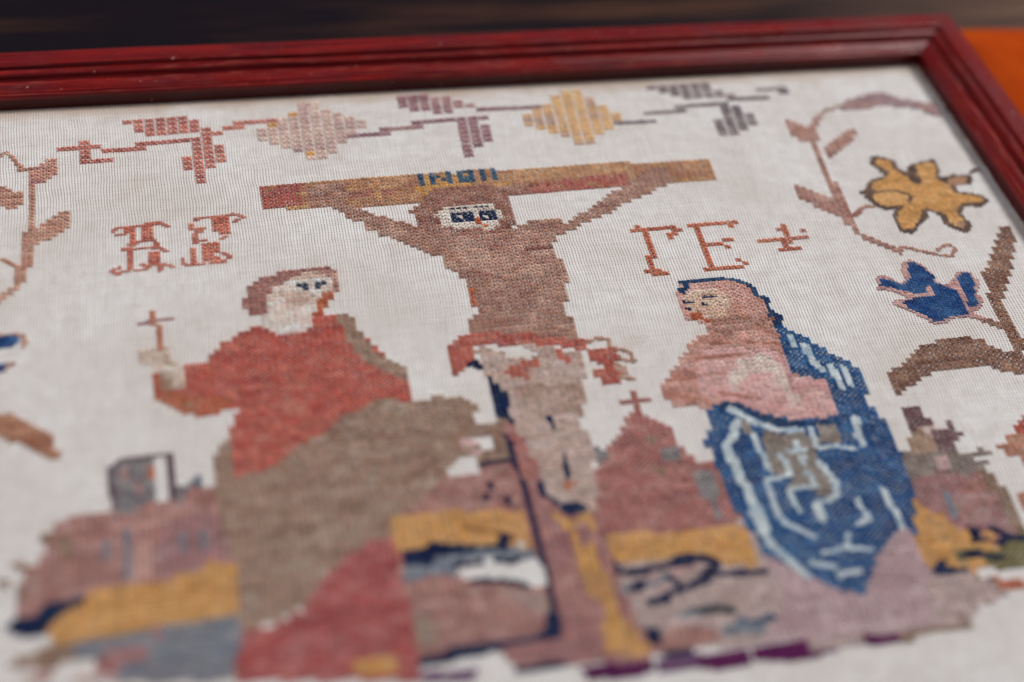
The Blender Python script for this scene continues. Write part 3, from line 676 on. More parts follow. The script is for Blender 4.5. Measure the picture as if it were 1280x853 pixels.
    ('stem', 0, 'mauve', 'l', 0.9, 1, '5.14,46.82 8.24,46.94'),
    ('lozenge', 1, 'loz2', 'p', 0, 1, '6.1,44.8 6.9,44.8 7.1,46.3 8.2,46.3 8.3,47.0 8.8,47.0 9.1,48.6 9.7,48.5 10.0,49.8 11.6,49.6 11.6,48.3 12.6,48.2 12.5,47.0 13.0,47.0 13.4,45.9 14.5,45.7 14.4,44.5 15.5,44.4 15.3,42.1 14.5,41.9 14.4,40.9 13.6,40.9 13.5,39.9 12.7,39.9 12.5,38.7 11.8,38.7 11.6,37.2 9.8,37.3 9.9,38.8 9.0,38.9 9.1,39.9 8.0,39.9 8.1,41.2 7.1,41.3 7.1,42.4 6.0,42.5'),
    ('stem', 0, 'greym', 'l', 0.9, 1, '14.53,41.54 17.27,41.79'),
    ('stem', 0, 'greym', 'l', 0.9, 1, '17.37,43.05 20.10,43.24'),
    ('stem', 0, 'greym', 'l', 0.9, 1, '20.26,44.43 24.17,44.22'),
    ('leaf', 4, 'greym', 'p', 0, 1, '18.4,50.0 20.0,50.2 23.6,49.5 23.7,48.8 24.7,48.3 24.8,47.5 25.7,47.1 25.5,46.1 23.0,46.0 20.6,46.6 19.7,48.1 19.2,48.3 19.1,49.1 18.3,49.3'),
    ('leaf', 5, 'greym', 'p', 0, 1, '24.0,44.4 25.7,44.4 25.5,42.3 26.7,42.4 26.5,38.9 25.7,38.7 25.5,37.5 24.6,37.4 24.3,35.1 23.8,35.0 23.8,37.5 22.9,37.4 23.0,40.9 23.8,41.1'),
    ('stem', 0, 'greym', 'l', 0.9, 1, '25.78,45.58 28.40,45.82'),
    ('stem', 0, 'greym', 'l', 0.9, 1, '28.66,47.11 30.64,47.14'),
    ('stem', 0, 'greym', 'p', 0, 1, '30.6,48.3 31.5,48.3 31.3,46.3 30.4,46.4'),
  ]),
  ('embroidered_cross', 0, [
    ('crossbar', 0, 'cbar', 'p', 0, 0, '-37.3,49.9 -29.1,49.9 -9.2,49.7 16.4,48.8 42.6,48.1 42.6,41.2 15.1,40.7 -10.4,40.6 -37.5,42.9'),
    ('crossbar', 0, 'gold', 'p', 0, 0, '-9.0,49.5 4.6,49.4 7.5,48.9 6.5,41.8 1.3,42.9 -9.0,43.0 -9.8,44.2'),
    ('crossbar', 0, 'cred', 'p', 0, 0, '-37.3,49.9 -29.4,49.9 -29.8,43.1 -37.5,42.9'),
    ('crossbar', 0, 'cgold', 'p', 0, 0, '-18.4,49.8 -11.3,49.7 -11.6,45.7 -18.5,45.8'),
    ('crossbar', 0, 'cgold', 'p', 0, 0, '0.8,49.6 16.5,49.2 29.3,48.8 28.9,44.9 15.7,44.5 0.2,45.0'),
    ('crossbar', 0, 'cred', 'p', 0, 0, '5.4,44.0 15.7,44.5 28.6,44.9 26.4,40.5 15.1,40.6 5.4,40.5'),
    ('crossbar', 0, 'cgold', 'p', 0, 0, '37.8,48.3 42.6,48.1 42.5,44.0 37.8,43.8'),
    ('letter', 0, 'tblue', 'c', 1, 0, '-9,49 -9,48 -9,47 -9,46'),
    ('letter', 1, 'tblue', 'c', 1, 0, '-7,49 -4,49 -7,48 -6,48 -4,48 -7,47 -5,47 -4,47 -7,46 -4,46'),
    ('letter', 2, 'tblue', 'c', 1, 0, '-2,49 -1,49 0,49 -2,48 0,48 -2,47 -1,47 0,47 -2,46 -1,46 0,46'),
    ('letter', 3, 'tblue', 'c', 1, 0, '2,49 2,48 2,47 2,46'),
    ('letter', 4, 'tblue', 'c', 1, 0, '4,49 4,48 4,47 4,46'),
    ('crossbar', 0, 'gold', 'c', 1, 0, '-1,48'),
    ('shaft', 0, 'shaft', 'p', 0, 0, '-4.0,-20.3 -1.8,-19.8 0.3,-32.9 7.7,-35.9 6.8,-44.2 6.8,-52.3 7.9,-61.0 9.6,-68.3 9.2,-70.2 -10.3,-67.4 -12.8,-62.4 -9.6,-62.3 -2.8,-62.8 -3.0,-58.3 -3.6,-45.7 -3.9,-32.2'),
    ('shaft', 0, 'cred2', 'p', 0, 0, '-3.1,-21.1 -0.2,-23.4 -0.4,-28.3 -0.7,-32.7 -2.7,-32.4'),
    ('shaft', 0, 'gold2', 'p', 0, 0, '0.1,-40.2 2.5,-41.8 6.6,-41.1 5.2,-46.6 5.3,-50.9 5.8,-55.4 6.0,-60.2 7.6,-64.5 9.1,-69.3 3.4,-68.3 3.4,-63.2 3.8,-58.6 1.5,-56.0 2.1,-51.0 2.1,-46.0 1.0,-43.2'),
    ('shaft', 0, 'shaft', 'p', 0, 0, '3.5,-42.8 4.7,-43.0 4.4,-48.7 3.2,-47.5'),
    ('shaft_shadow', 0, 'navy', 'l', 1, 2, '-6.85,-19.00 -5.67,-35.43'),
    ('shaft_shadow', 0, 'navy', 'p', 0, 2, '-8.6,-16.0 -7.1,-17.0 -5.8,-20.2 -4.6,-23.4 -3.0,-25.8 -3.8,-29.7 -4.8,-32.7 -5.1,-36.2 -3.1,-38.7 -3.3,-41.5 -4.7,-39.8 -6.4,-37.3 -8.6,-36.4 -8.8,-29.2'),
    ('shaft_shadow', 0, 'navy2', 'l', 1.15, 2, '-7.62,-44.48 -6.48,-61.01 -6.04,-85.05 -5.48,-102.85 -5.79,-118.12'),
    ('shaft_shadow', 0, 'navy', 'p', 0, 2, '-8.4,-118.5 -5.1,-118.2 -4.3,-121.4 -5.8,-127.9 -12.9,-128.0 -21.9,-128.4 -28.9,-130.0 -37.9,-130.6 -50.1,-130.6 -49.9,-128.4 -41.0,-128.3 -34.6,-125.5 -21.6,-126.1 -13.0,-126.0 -10.1,-124.7'),
  ]),
  ('crucified_figure', 0, [
    ('arm', 0, 'flesh', 'p', 0, 0, '-29.3,47.9 -26.4,49.0 -21.3,48.9 -22.8,43.0 -21.2,41.5 -19.2,40.0 -17.6,38.5 -13.6,35.7 -11.9,33.8 -9.3,28.6 -7.0,25.2 -9.1,24.7 -12.1,28.1 -14.0,29.4 -17.4,32.3 -18.3,33.6 -20.2,33.9 -20.5,36.8 -23.1,38.2 -23.8,40.7 -27.7,43.0 -29.5,43.8'),
    ('arm', 1, 'flesh', 'p', 0, 0, '13.2,30.1 16.5,32.8 19.0,34.9 21.7,37.6 24.2,39.8 28.1,41.9 29.2,43.8 30.1,45.3 35.4,46.7 34.9,41.5 31.9,39.3 29.5,37.8 27.2,36.9 23.9,34.3 20.6,32.2 18.3,31.1 15.5,29.0 11.4,27.7'),
    ('torso', 0, 'flesh', 'p', 0, 0, '-10.9,37.2 -9.3,28.6 -7.9,26.1 -7.6,20.8 -5.8,18.9 -5.2,16.4 -5.2,13.3 -5.1,10.6 -3.9,10.4 -4.3,7.7 -5.9,6.9 -6.1,4.4 0.7,2.2 9.7,-0.3 10.8,3.4 10.0,8.7 10.7,8.6 11.6,15.1 11.6,19.7 11.0,25.6 13.1,29.3 14.5,33.1 11.0,33.5 5.0,31.2 -3.3,31.7'),
    ('torso', 0, 'flight', 'p', 0, 0, '-6.4,29.3 4.9,30.5 10.2,28.8 10.0,19.9 2.6,16.5 -2.4,19.5 -5.9,23.5'),
    ('wound', 0, 'oran', 'p', 0, 0, '-4.8,15.2 -4.0,15.3 -3.7,12.6 -4.1,9.8 -4.9,10.2'),
    ('torso', 0, 'flred', 'l', 0.8, 0, '6.88,24.29 10.86,24.89'),
    ('torso', 0, 'flesh', 'p', 0, 0, '-12.9,34.9 -10.1,32.8 -7.4,30.4 -8.6,28.3 -11.2,30.1'),
    ('torso', 0, 'flesh', 'p', 0, 0, '-5.9,5.8 10.7,3.2 10.3,-1.6 1.7,0.4 -6.0,2.7'),
    ('hair', 0, 'hair', 'p', 0, 0, '-6.8,45.0 1.6,44.8 10.6,43.6 10.3,41.6 6.4,41.1 5.9,36.7 5.6,32.3 2.7,29.9 -2.3,29.4 -6.0,32.1 -8.3,30.8 -10.2,32.3 -11.2,36.0 -11.0,37.7 -11.9,38.3 -10.5,40.1 -9.1,41.8'),
    ('face', 0, 'face', 'c', 1, 0, '-6,38 -5,38 -4,38 -3,38 -2,38 -1,38 0,38 1,38 2,38 -7,37 -6,37 -5,37 -4,37 -3,37 -2,37 -1,37 0,37 1,37 2,37 -8,36 -7,36 -6,36 -1,36 3,36 -7,35 -6,35 -1,35 3,35 -7,34 -6,34 3,34 -7,33 -6,33 -5,33 -4,33 -3,33 -2,33 0,33 1,33 2,33 -5,32 -4,32 -3,32 -2,32 -1,32 1,32 2,32 0,31 1,31'),
    ('eye', 0, 'navy', 'c', 1, 0, '-5,36 -4,36 -3,36 -2,36 -5,35 -4,35 -3,35 -2,35 -5,34 -4,34 -3,34 -2,34'),
    ('eye', 1, 'navy', 'c', 1, 0, '0,36 1,36 2,36 0,35 1,35 2,35 0,34 1,34 2,34'),
    ('mouth', 0, 'oran', 'c', 1, 0, '-1,34 -1,33 0,32'),
    ('brow', 0, 'navy', 'b', 1, 0, '-5.00,38.14 -1.60,38.03'),
    ('brow', 1, 'navy', 'b', 1, 0, '-0.69,38.20 2.14,37.95'),
    ('eye', 0, 'face', 'c', 1, 2, '-8,71 -7,71 -7,70'),
    ('eye', 1, 'face', 'c', 1, 2, '1,70 2,70 2,69'),
    ('legs', 0, 'legs', 'p', 0, 0, '-5.9,-0.6 -2.2,-0.2 1.5,-1.0 7.4,-1.8 7.6,-3.7 11.4,-4.3 11.1,-10.3 10.0,-11.7 9.8,-16.9 8.6,-18.1 8.4,-21.5 8.7,-24.9 8.4,-32.4 7.1,-40.9 1.3,-40.3 -0.4,-36.2 -0.2,-30.1 -0.8,-25.5 -2.1,-21.6 -2.0,-16.9 -1.8,-13.1 -3.0,-10.4 -4.5,-7.7 -4.7,-4.7'),
    ('legs', 0, 'legsb', 'p', 0, 0, '-1.1,-11.3 10.0,-11.7 9.0,-19.7 0.4,-18.2'),
    ('legs', 0, 'linen2', 'p', 0, 0, '-4.8,-0.2 1.6,-0.6 3.6,-3.0 3.4,-4.6 -1.2,-4.3 -1.0,-2.7'),
    ('legs', 0, 'navy', 'l', 1, 2, '7.00,-38.28 7.55,-44.01'),
    ('legs', 0, 'navy', 'l', 1.05, 2, '8.69,-57.06 7.25,-69.64'),
    ('legs', 0, 'oran', 'p', 0, 0, '3.5,-34.3 4.7,-34.3 4.4,-35.7 3.5,-35.5'),
    ('foot_outline', 0, 'navy', 'l', 1.1, 2, '-0.63,-66.92 -0.71,-72.47 3.20,-77.56 9.24,-81.62'),
    ('foot_outline', 0, 'navy', 'p', 0, 2, '4.4,-76.7 10.1,-77.7 11.3,-81.3 5.1,-82.6 3.1,-80.6'),
    ('loincloth', 0, 'lred', 'p', 0, 0, '-9.8,1.1 -8.5,2.2 -7.2,3.1 -4.3,3.1 -1.3,3.0 -0.5,2.0 4.3,1.5 5.2,0.5 8.6,0.4 9.4,-0.7 11.1,-0.8 11.9,-1.9 12.0,-3.5 15.7,-3.8 15.8,-7.5 15.0,-8.1 16.0,-10.9 15.7,-12.6 12.9,-12.5 12.7,-10.8 11.7,-10.2 11.9,-9.4 13.5,-9.4 13.7,-7.6 11.8,-6.9 11.8,-4.2 9.2,-3.2 8.9,-2.6 4.3,-1.9 3.5,-0.9 1.6,-0.8 -1.3,-0.6 -2.7,-0.1 -3.7,-0.5 -5.6,-0.4 -5.7,-2.9 -7.3,-4.1 -7.8,-5.6 -9.3,-6.8 -10.5,-5.1'),
    ('loincloth', 0, 'lred', 'p', 0, 0, '-1.7,-7.3 -0.6,-6.0 0.9,-5.9 1.3,-5.0 3.9,-5.4 3.6,-7.1 2.4,-7.4 1.9,-9.6 -0.7,-9.2'),
    ('loincloth', 0, 'lred', 'l', 1, 0, '7.71,-3.74 8.07,-6.28'),
    ('loincloth', 0, 'navy', 'l', 1.1, 2, '-14.17,-8.75 -10.86,-11.18'),
    ('loincloth', 0, 'navy', 'p', 0, 2, '-12.7,-6.7 -10.9,-7.8 -11.1,-11.9 -13.3,-11.2'),
    ('loincloth', 0, 'lbrown', 'l', 0.9, 2, '20.75,3.77 21.72,-1.11'),
    ('loincloth', 0, 'lbrown', 'l', 0.6, 2, '24.59,-4.68 27.33,-2.77 31.63,-3.44 31.25,-7.28'),
    ('loincloth', 0, 'lbrown', 'l', 0.6, 2, '32.78,-8.30 37.15,-11.30 38.05,-16.04 34.16,-14.66 32.76,-11.38'),
    ('loincloth', 0, 'lbrown', 'l', 0.7, 2, '31.56,-15.78 34.02,-18.44 34.23,-21.49 31.08,-18.73'),
    ('loincloth', 0, 'lbrown', 'l', 0.9, 2, '31.82,-22.97 36.60,-24.48'),
  ]),
  ('embroidered_letter', 0, [
    ('', 0, 'letr', 'l', 0.8, 0, '25.86,27.96 26.36,28.26'),
    ('', 0, 'letr', 'l', 0.8, 0, '26.61,27.77 26.77,27.29'),
    ('', 0, 'letr', 'l', 0.8, 0, '27.78,27.92 32.06,27.80'),
    ('', 0, 'letr', 'l', 1, 0, '27.22,26.93 26.91,16.01'),
    ('', 0, 'letr', 'l', 1, 0, '32.29,27.61 33.11,26.13'),
    ('', 0, 'letr', 'l', 0.8, 0, '31.63,24.96 32.37,25.16'),
    ('', 0, 'letr', 'l', 0.9, 0, '25.71,15.17 26.34,14.94'),
    ('', 0, 'letr', 'l', 0.9, 0, '27.57,15.05 28.34,14.65'),
  ]),
  ('embroidered_letter', 1, [
    ('', 0, 'letr', 'l', 0.9, 0, '35.37,27.66 36.74,27.47'),
    ('', 0, 'letr', 'l', 0.85, 0, '37.33,27.76 42.65,27.91'),
    ('', 0, 'letr', 'l', 0.9, 0, '43.03,27.24 43.80,27.14'),
    ('', 0, 'letr', 'l', 0.8, 0, '42.28,26.26 42.79,26.19'),
    ('', 0, 'letr', 'l', 1.05, 0, '36.85,27.15 36.88,15.76'),
    ('', 0, 'letr', 'l', 0.8, 0, '37.47,21.36 39.74,21.34'),
    ('', 0, 'letr', 'l', 0.85, 0, '40.31,22.26 41.10,22.67'),
    ('', 0, 'letr', 'l', 0.85, 0, '40.22,20.77 40.98,20.66'),
    ('', 0, 'letr', 'l', 0.9, 0, '35.36,14.81 36.21,14.39'),
    ('', 0, 'letr', 'l', 0.9, 0, '37.17,14.78 41.84,14.76'),
    ('', 0, 'letr', 'l', 0.8, 0, '41.14,16.92 41.71,16.39'),
    ('', 0, 'letr', 'l', 0.9, 0, '42.08,15.75 42.67,15.67'),
  ]),
  ('embroidered_small_cross', 0, [
    ('', 0, 'letr', 'l', 0.85, 0, '46.84,21.43 54.35,21.85'),
    ('', 0, 'letr', 'l', 0.85, 0, '51.61,25.26 50.76,18.33'),
    ('', 0, 'letr', 'l', 0.8, 0, '50.01,24.78 50.59,24.70'),
    ('', 0, 'letr', 'l', 0.8, 0, '51.71,18.20 52.19,18.13'),
    ('', 0, 'letr', 'l', 0.8, 0, '54.42,23.13 54.75,23.09'),
    ('', 0, 'letr', 'l', 0.8, 0, '49.57,18.50 50.05,18.44'),
  ]),
  ('embroidered_letter', 2, [
    ('', 0, 'letl', 'l', 0.8, 2, '-125.79,81.57 -123.65,83.39 -120.70,83.08'),
    ('', 0, 'letl', 'l', 0.8, 2, '-123.92,79.49 -122.03,79.40'),
    ('', 0, 'letl', 'p', 0, 0, '-61.1,41.6 -59.3,41.7 -59.4,36.3 -60.1,36.4 -60.1,40.3 -61.1,40.7'),
    ('', 0, 'letl', 'l', 0.9, 2, '-118.57,83.32 -116.03,83.28'),
    ('', 0, 'letl', 'p', 0, 0, '-58.2,41.5 -56.3,41.9 -56.3,37.1 -57.8,37.1 -58.3,38.6'),
    ('', 0, 'letl', 'l', 0.85, 2, '-114.31,84.10 -109.20,83.89 -106.95,81.49'),
    ('', 0, 'letl', 'l', 0.8, 2, '-120.01,73.19 -116.65,74.42 -112.87,74.17'),
    ('', 0, 'letl', 'l', 1, 2, '-112.22,75.13 -111.03,72.10 -110.88,69.61'),
    ('', 0, 'letl', 'l', 0.8, 2, '-119.81,72.81 -120.05,70.04'),
    ('', 0, 'letl', 'l', 0.8, 2, '-122.33,71.10 -114.62,70.42 -109.63,69.41 -107.18,67.11'),
    ('', 0, 'letl', 'l', 1, 2, '-119.84,70.00 -119.94,59.32'),
    ('', 0, 'letl', 'l', 0.8, 2, '-119.94,59.32 -124.67,57.72 -126.31,59.68 -123.43,61.25'),
    ('', 0, 'letl', 'p', 0, 0, '-57.3,34.6 -54.6,34.1 -54.6,30.0 -56.6,30.1 -56.5,32.4 -57.5,32.7'),
    ('', 0, 'letl', 'l', 0.8, 2, '-118.92,58.13 -115.63,58.27 -113.14,59.57 -116.41,61.82'),
    ('', 0, 'letl', 'l', 1.2, 2, '-110.24,59.77 -110.28,57.39'),
    ('', 0, 'letl', 'l', 0.7, 2, '-109.81,60.74 -105.72,58.69'),
  ]),
  ('embroidered_letter', 3, [
    ('', 0, 'letl', 'p', 0, 0, '-50.1,41.5 -49.0,41.4 -49.0,40.4 -49.7,39.1 -50.1,39.0'),
    ('', 0, 'letl', 'l', 0.85, 2, '-97.87,84.08 -91.62,84.36 -84.26,84.91 -80.96,82.68'),
    ('', 0, 'letl', 'l', 0.7, 2, '-84.54,80.73 -82.33,81.64'),
    ('', 0, 'letl', 'p', 0, 0, '-46.0,42.3 -43.2,42.3 -43.5,37.4 -44.6,37.3 -44.7,38.5 -45.9,37.2 -46.3,37.3'),
    ('', 0, 'letl', 'l', 1, 2, '-97.53,77.82 -94.95,78.50 -95.90,76.48'),
    ('', 0, 'letl', 'l', 1.1, 2, '-97.57,77.11 -97.84,70.69'),
    ('', 0, 'letl', 'l', 0.9, 2, '-98.24,71.32 -94.85,71.49'),
    ('', 0, 'letl', 'p', 0, 0, '-47.5,34.9 -44.7,35.2 -44.9,32.2 -46.3,32.3 -45.7,31.3 -43.9,29.6 -44.0,28.9 -46.6,29.2 -47.8,30.2 -47.5,33.0'),
    ('', 0, 'letl', 'l', 0.8, 2, '-89.34,71.82 -87.19,72.41'),
    ('', 0, 'letl', 'l', 0.7, 2, '-89.73,63.71 -86.09,61.00 -88.66,59.68'),
    ('', 0, 'letl', 'p', 0, 0, '-50.5,34.2 -49.4,34.0 -49.5,31.9 -50.4,32.1'),
    ('', 0, 'letl', 'l', 0.85, 2, '-102.72,62.34 -102.38,59.51 -99.11,58.15 -95.34,59.04'),
    ('', 0, 'letl', 'p', 0, 0, '-49.6,31.6 -48.5,31.4 -48.6,29.2 -49.5,29.3'),
  ]),
  ('embroidered_flowering_stem', 0, [
    ('stem', 0, 'lplant', 'l', 0.7, 2, '-164.10,132.76 -162.09,134.85 -159.48,130.33 -156.89,124.09'),
    ('stem', 0, 'lplant', 'l', 0.8, 0, '-78.38,62.04 -77.79,61.95'),
    ('stem', 0, 'lplant', 'l', 1.2, 0, '-76.45,56.56 -76.74,43.89 -76.92,38.11 -77.30,31.51'),
    ('stem', 0, 'lplant', 'l', 1.2, 0, '-77.30,31.51 -78.50,28.21 -80.71,25.63 -82.04,24.39'),
    ('stem', 0, 'lplant', 'l', 0.7, 2, '-162.99,71.99 -157.29,67.00 -155.40,65.18'),
    ('stem', 0, 'lplant', 'l', 1, 0, '-78.47,32.71 -78.19,28.16'),
    ('leaf', 0, 'lplant2', 'p', 0, 0, '-76.8,61.3 -74.6,63.0 -73.1,63.9 -71.7,64.6 -71.9,59.4 -73.2,58.1 -74.9,56.9 -76.7,55.7'),
    ('leaf', 1, 'lplant', 'p', 0, 0, '-76.7,43.9 -74.9,44.7 -73.0,46.6 -71.7,48.0 -70.2,48.4 -70.3,42.9 -72.0,41.8 -72.6,41.1 -74.2,40.0 -76.3,38.5'),
    ('leaf', 2, 'lplant', 'p', 0, 0, '-83.0,57.2 -82.0,57.1 -81.4,56.4 -80.1,55.4 -78.2,54.8 -78.2,51.3 -79.7,49.7 -81.3,51.2 -82.9,51.9'),
  ]),
  ('embroidered_bird', 0, [
    ('petal', 0, 'bblue', 'p', 0, 2, '-165.9,30.3 -162.0,30.7 -158.0,31.1 -155.7,29.6 -157.0,26.0 -159.3,25.1 -162.0,24.7 -165.9,23.8'),
    ('edge', 0, 'lplant', 'l', 0.7, 2, '-164.63,31.92 -159.36,31.85 -154.73,30.47 -153.74,27.03 -154.74,24.50'),
    ('petal', 0, 'bblue', 'p', 0, 2, '-165.2,17.8 -162.0,17.4 -158.7,15.6 -160.7,13.3 -165.3,13.6'),
    ('edge', 0, 'lplant', 'l', 0.6, 2, '-160.70,14.05 -159.38,15.93 -157.41,16.21'),
  ]),
  ('embroidered_leaf', 0, [
    ('', 0, 'bleafl', 'p', 0, 0, '-83.7,-4.7 -81.1,-3.9 -79.5,-4.1 -78.3,-5.7 -76.4,-7.0 -74.8,-8.7 -72.6,-11.3 -72.4,-15.9 -73.4,-15.6 -75.2,-14.0 -77.4,-12.2 -78.0,-10.7 -79.6,-10.6 -81.2,-9.1 -83.7,-8.7'),
  ]),
  ('embroidered_flowering_stem', 1, [
    ('leaf', 3, 'trleaf', 'p', 0, 0, '68.6,63.3 71.7,65.2 74.3,66.7 76.6,68.2 79.2,68.1 80.6,66.4 82.9,64.8 85.8,64.0 87.9,62.4 88.4,61.0 88.3,57.5 86.5,58.1 84.1,61.1 82.2,62.2 78.7,62.8 74.1,62.2 70.5,62.2'),
    ('stem', 0, 'rplant', 'l', 0.8, 0, '68.02,62.91 66.31,61.35 64.24,58.12 63.35,56.09'),
    ('stem', 0, 'rplant', 'l', 1.2, 0, '63.04,55.70 62.51,48.24 62.65,40.94 62.42,32.22'),
    ('stem', 0, 'rplant', 'l', 1.2, 0, '62.75,40.06 62.86,32.64 62.91,25.46'),
    ('stem', 0, 'rplant', 'l', 1.1, 0, '62.81,25.03 64.01,20.93 66.70,17.96 69.00,15.49'),
    ('stem', 0, 'rplant', 'l', 0.7, 2, '138.27,28.38 140.29,32.87 144.64,30.01 150.50,26.26 154.86,24.26 157.88,28.60 156.01,31.80 151.29,29.05'),
    ('leaf', 4, 'rplant', 'p', 0, 0, '59.2,60.0 60.9,58.9 62.0,57.1 63.3,56.1 62.4,51.2 60.7,51.8 59.4,54.0 59.1,56.6'),
    ('leaf', 5, 'rplant', 'p', 0, 0, '63.8,48.9 66.0,51.5 69.0,54.1 70.8,55.6 70.4,52.3 68.1,50.0 65.9,47.8 64.0,46.0'),
    ('leaf', 6, 'rplant', 'p', 0, 0, '55.7,38.6 57.4,37.5 59.4,34.9 61.8,32.3 62.6,29.1 62.6,26.8 60.9,27.5 58.8,30.0 57.0,32.1 55.7,34.1'),
    ('stem', 0, 'rplant', 'l', 0.7, 2, '127.89,53.30 132.02,58.10 135.82,59.39'),
    ('stem', 0, 'rplant', 'l', 0.7, 2, '129.07,53.63 133.88,58.95 136.51,58.83'),
  ]),
  ('embroidered_flower', 0, [
    ('outline', 0, 'yout', 'p', 0, 2, '143.8,91.4 145.5,90.7 148.9,89.0 151.1,86.6 150.6,81.8 152.4,80.8 153.1,78.2 154.7,82.7 157.3,84.1 161.7,85.2 165.5,86.0 165.3,81.7 164.7,77.5 163.7,73.4 168.5,74.7 175.3,73.8 173.8,67.5 168.5,67.8 167.8,63.3 171.6,62.4 176.0,60.1 177.0,56.3 174.2,53.4 167.1,53.6 165.4,50.2 165.6,47.0 166.9,43.6 166.3,39.7 163.8,37.8 161.7,39.6 159.9,41.4 158.2,44.8 157.7,49.7 154.8,54.1 153.7,49.4 150.1,46.0 146.2,40.3 143.0,40.7 141.6,43.6 141.5,51.1 143.9,55.6 139.5,56.6 137.2,59.7 135.3,64.8 137.1,72.0 140.5,76.1 145.3,77.5 143.8,82.4 142.0,86.4'),
    ('outline', 0, 'yout', 'p', 0, 2, '133.6,69.1 136.3,69.2 136.3,67.5 133.7,67.5'),
    ('petal', 0, 'ygold', 'p', 0, 2, '143.8,87.5 145.4,88.6 148.7,88.0 149.4,84.2 149.3,80.8 151.0,78.5 151.4,76.7 153.4,75.6 153.1,72.3 155.2,70.0 157.0,71.8 156.4,76.9 157.4,82.8 161.3,84.0 164.3,83.2 163.4,77.7 162.4,73.6 163.6,71.3 165.6,68.6 166.4,63.1 168.3,61.6 174.5,59.5 175.3,56.1 166.9,56.0 164.5,51.9 164.3,47.9 165.2,44.6 163.7,40.5 161.5,42.4 160.3,44.5 160.1,48.5 158.7,51.9 156.3,53.1 154.2,55.0 152.5,53.6 149.7,47.6 146.2,42.6 143.5,42.6 142.6,47.8 144.0,53.2 148.1,57.4 143.8,58.0 139.2,59.0 137.7,63.7 138.2,66.1 141.7,67.6 138.9,68.8 139.7,73.3 143.5,75.3 146.2,77.4 147.5,78.9 145.4,83.5 143.5,85.0'),
    ('outline', 0, 'yout', 'l', 0.5, 2, '138.98,67.43 146.93,67.18 150.71,64.37 151.00,61.88 149.13,59.70'),
    ('petal', 0, 'ytan', 'p', 0, 2, '166.3,71.4 168.9,72.7 172.9,72.6 172.3,68.5 166.5,68.5'),
    ('petal', 0, 'ytan', 'p', 0, 2, '162.9,45.8 165.2,44.6 163.8,40.1 162.1,41.1'),
    ('tendril', 0, 'yout', 'l', 0.7, 2, '175.66,75.24 178.30,77.46'),
    ('outline', 0, 'yout', 'p', 0, 2, '155.5,82.2 157.2,81.9 156.0,75.3 156.8,71.8 155.1,69.6 153.5,72.3 153.6,76.5'),
  ]),
  ('embroidered_flower', 1, [
    ('outline', 0, 'pout', 'p', 0, 2, '136.9,22.9 141.0,24.8 143.8,21.9 145.7,16.1 146.6,12.9 145.7,10.0 149.2,8.3 150.9,10.5 154.4,14.8 158.2,15.5 159.2,11.6 159.8,7.9 157.4,2.3 158.0,-2.5 156.2,-5.8 152.0,-8.0 155.1,-11.4 154.7,-12.7 150.6,-10.1 145.9,-9.4 142.2,-12.2 138.3,-12.2 136.8,-9.1 132.5,-4.4 129.9,-1.2 127.7,0.9 129.7,3.0 133.4,3.6 131.9,5.6 128.4,8.4 125.2,9.5 126.8,17.7 130.6,16.1 133.7,11.8 136.4,13.8 136.2,18.1'),
    ('petal', 0, 'bblue', 'p', 0, 2, '127.2,15.2 130.8,14.1 134.1,10.6 137.6,14.3 139.1,23.2 141.6,22.8 143.3,20.1 145.0,16.2 146.2,13.3 144.8,10.2 148.8,7.2 151.5,4.4 151.1,-3.8 151.1,-8.5 145.4,-8.7 142.3,-10.6 138.1,-10.5 137.1,-8.0 132.8,-3.3 130.9,1.0 133.0,2.2 138.3,3.1 142.6,3.3 141.8,5.3 137.4,4.7 132.5,7.8 128.9,10.2 126.4,11.1'),
    ('petal', 0, 'bblue', 'p', 0, 2, '153.1,11.9 155.7,14.6 158.3,13.6 158.1,8.2 156.3,1.3 155.9,-3.4 154.1,-5.7 152.3,-4.6 152.9,1.8 153.3,7.7'),
    ('outline', 0, 'pout', 'l', 0.7, 2, '142.13,8.78 141.96,3.45'),
    ('outline', 0, 'pout', 'l', 0.9, 2, '152.24,5.46 151.45,-7.37 155.97,-13.27'),
    ('stem', 0, 'rplant2', 'l', 1, 0, '77.98,-6.63 80.06,-8.96 80.79,-11.06'),
  ]),
  ('embroidered_flowering_stem', 2, [
    ('leaf', 0, 'bleaf', 'p', 0, 0, '88.5,19.6 90.2,19.7 90.2,17.4 88.3,11.3 87.0,8.4 85.1,4.4 83.3,1.0 82.0,-2.3 80.5,-3.3 80.2,-0.9 80.9,3.2 81.5,6.8 84.1,10.7 85.4,14.3 87.1,17.2'),
    ('stem', 0, 'bleaf', 'l', 1.4, 0, '80.85,-2.14 81.13,-5.69 81.23,-9.72 80.85,-12.47'),
    ('stem', 0, 'bleaf', 'l', 0.9, 0, '80.85,-12.47 81.16,-14.20 82.19,-12.13'),
    ('leaf', 1, 'bleaf', 'p', 0, 0, '57.9,-18.0 60.3,-15.7 63.0,-13.5 64.6,-11.5 66.9,-10.8 69.2,-10.0 73.3,-10.3 75.7,-11.6 77.2,-13.6 79.2,-15.8 80.5,-14.1 81.1,-15.3 81.5,-17.6 80.3,-21.1 77.1,-20.3 75.5,-18.7 71.8,-17.6 67.9,-17.8 65.5,-18.2 62.2,-20.3 59.7,-21.9 58.0,-23.4 57.9,-21.1'),
  ]),
  ('embroidered_flower', 2, [
    ('petal', 0, 'rred', 'p', 0, 0, '74.0,-33.1 75.1,-33.1 76.0,-31.3 78.6,-31.2 77.0,-36.4 74.3,-35.9 73.9,-34.7'),
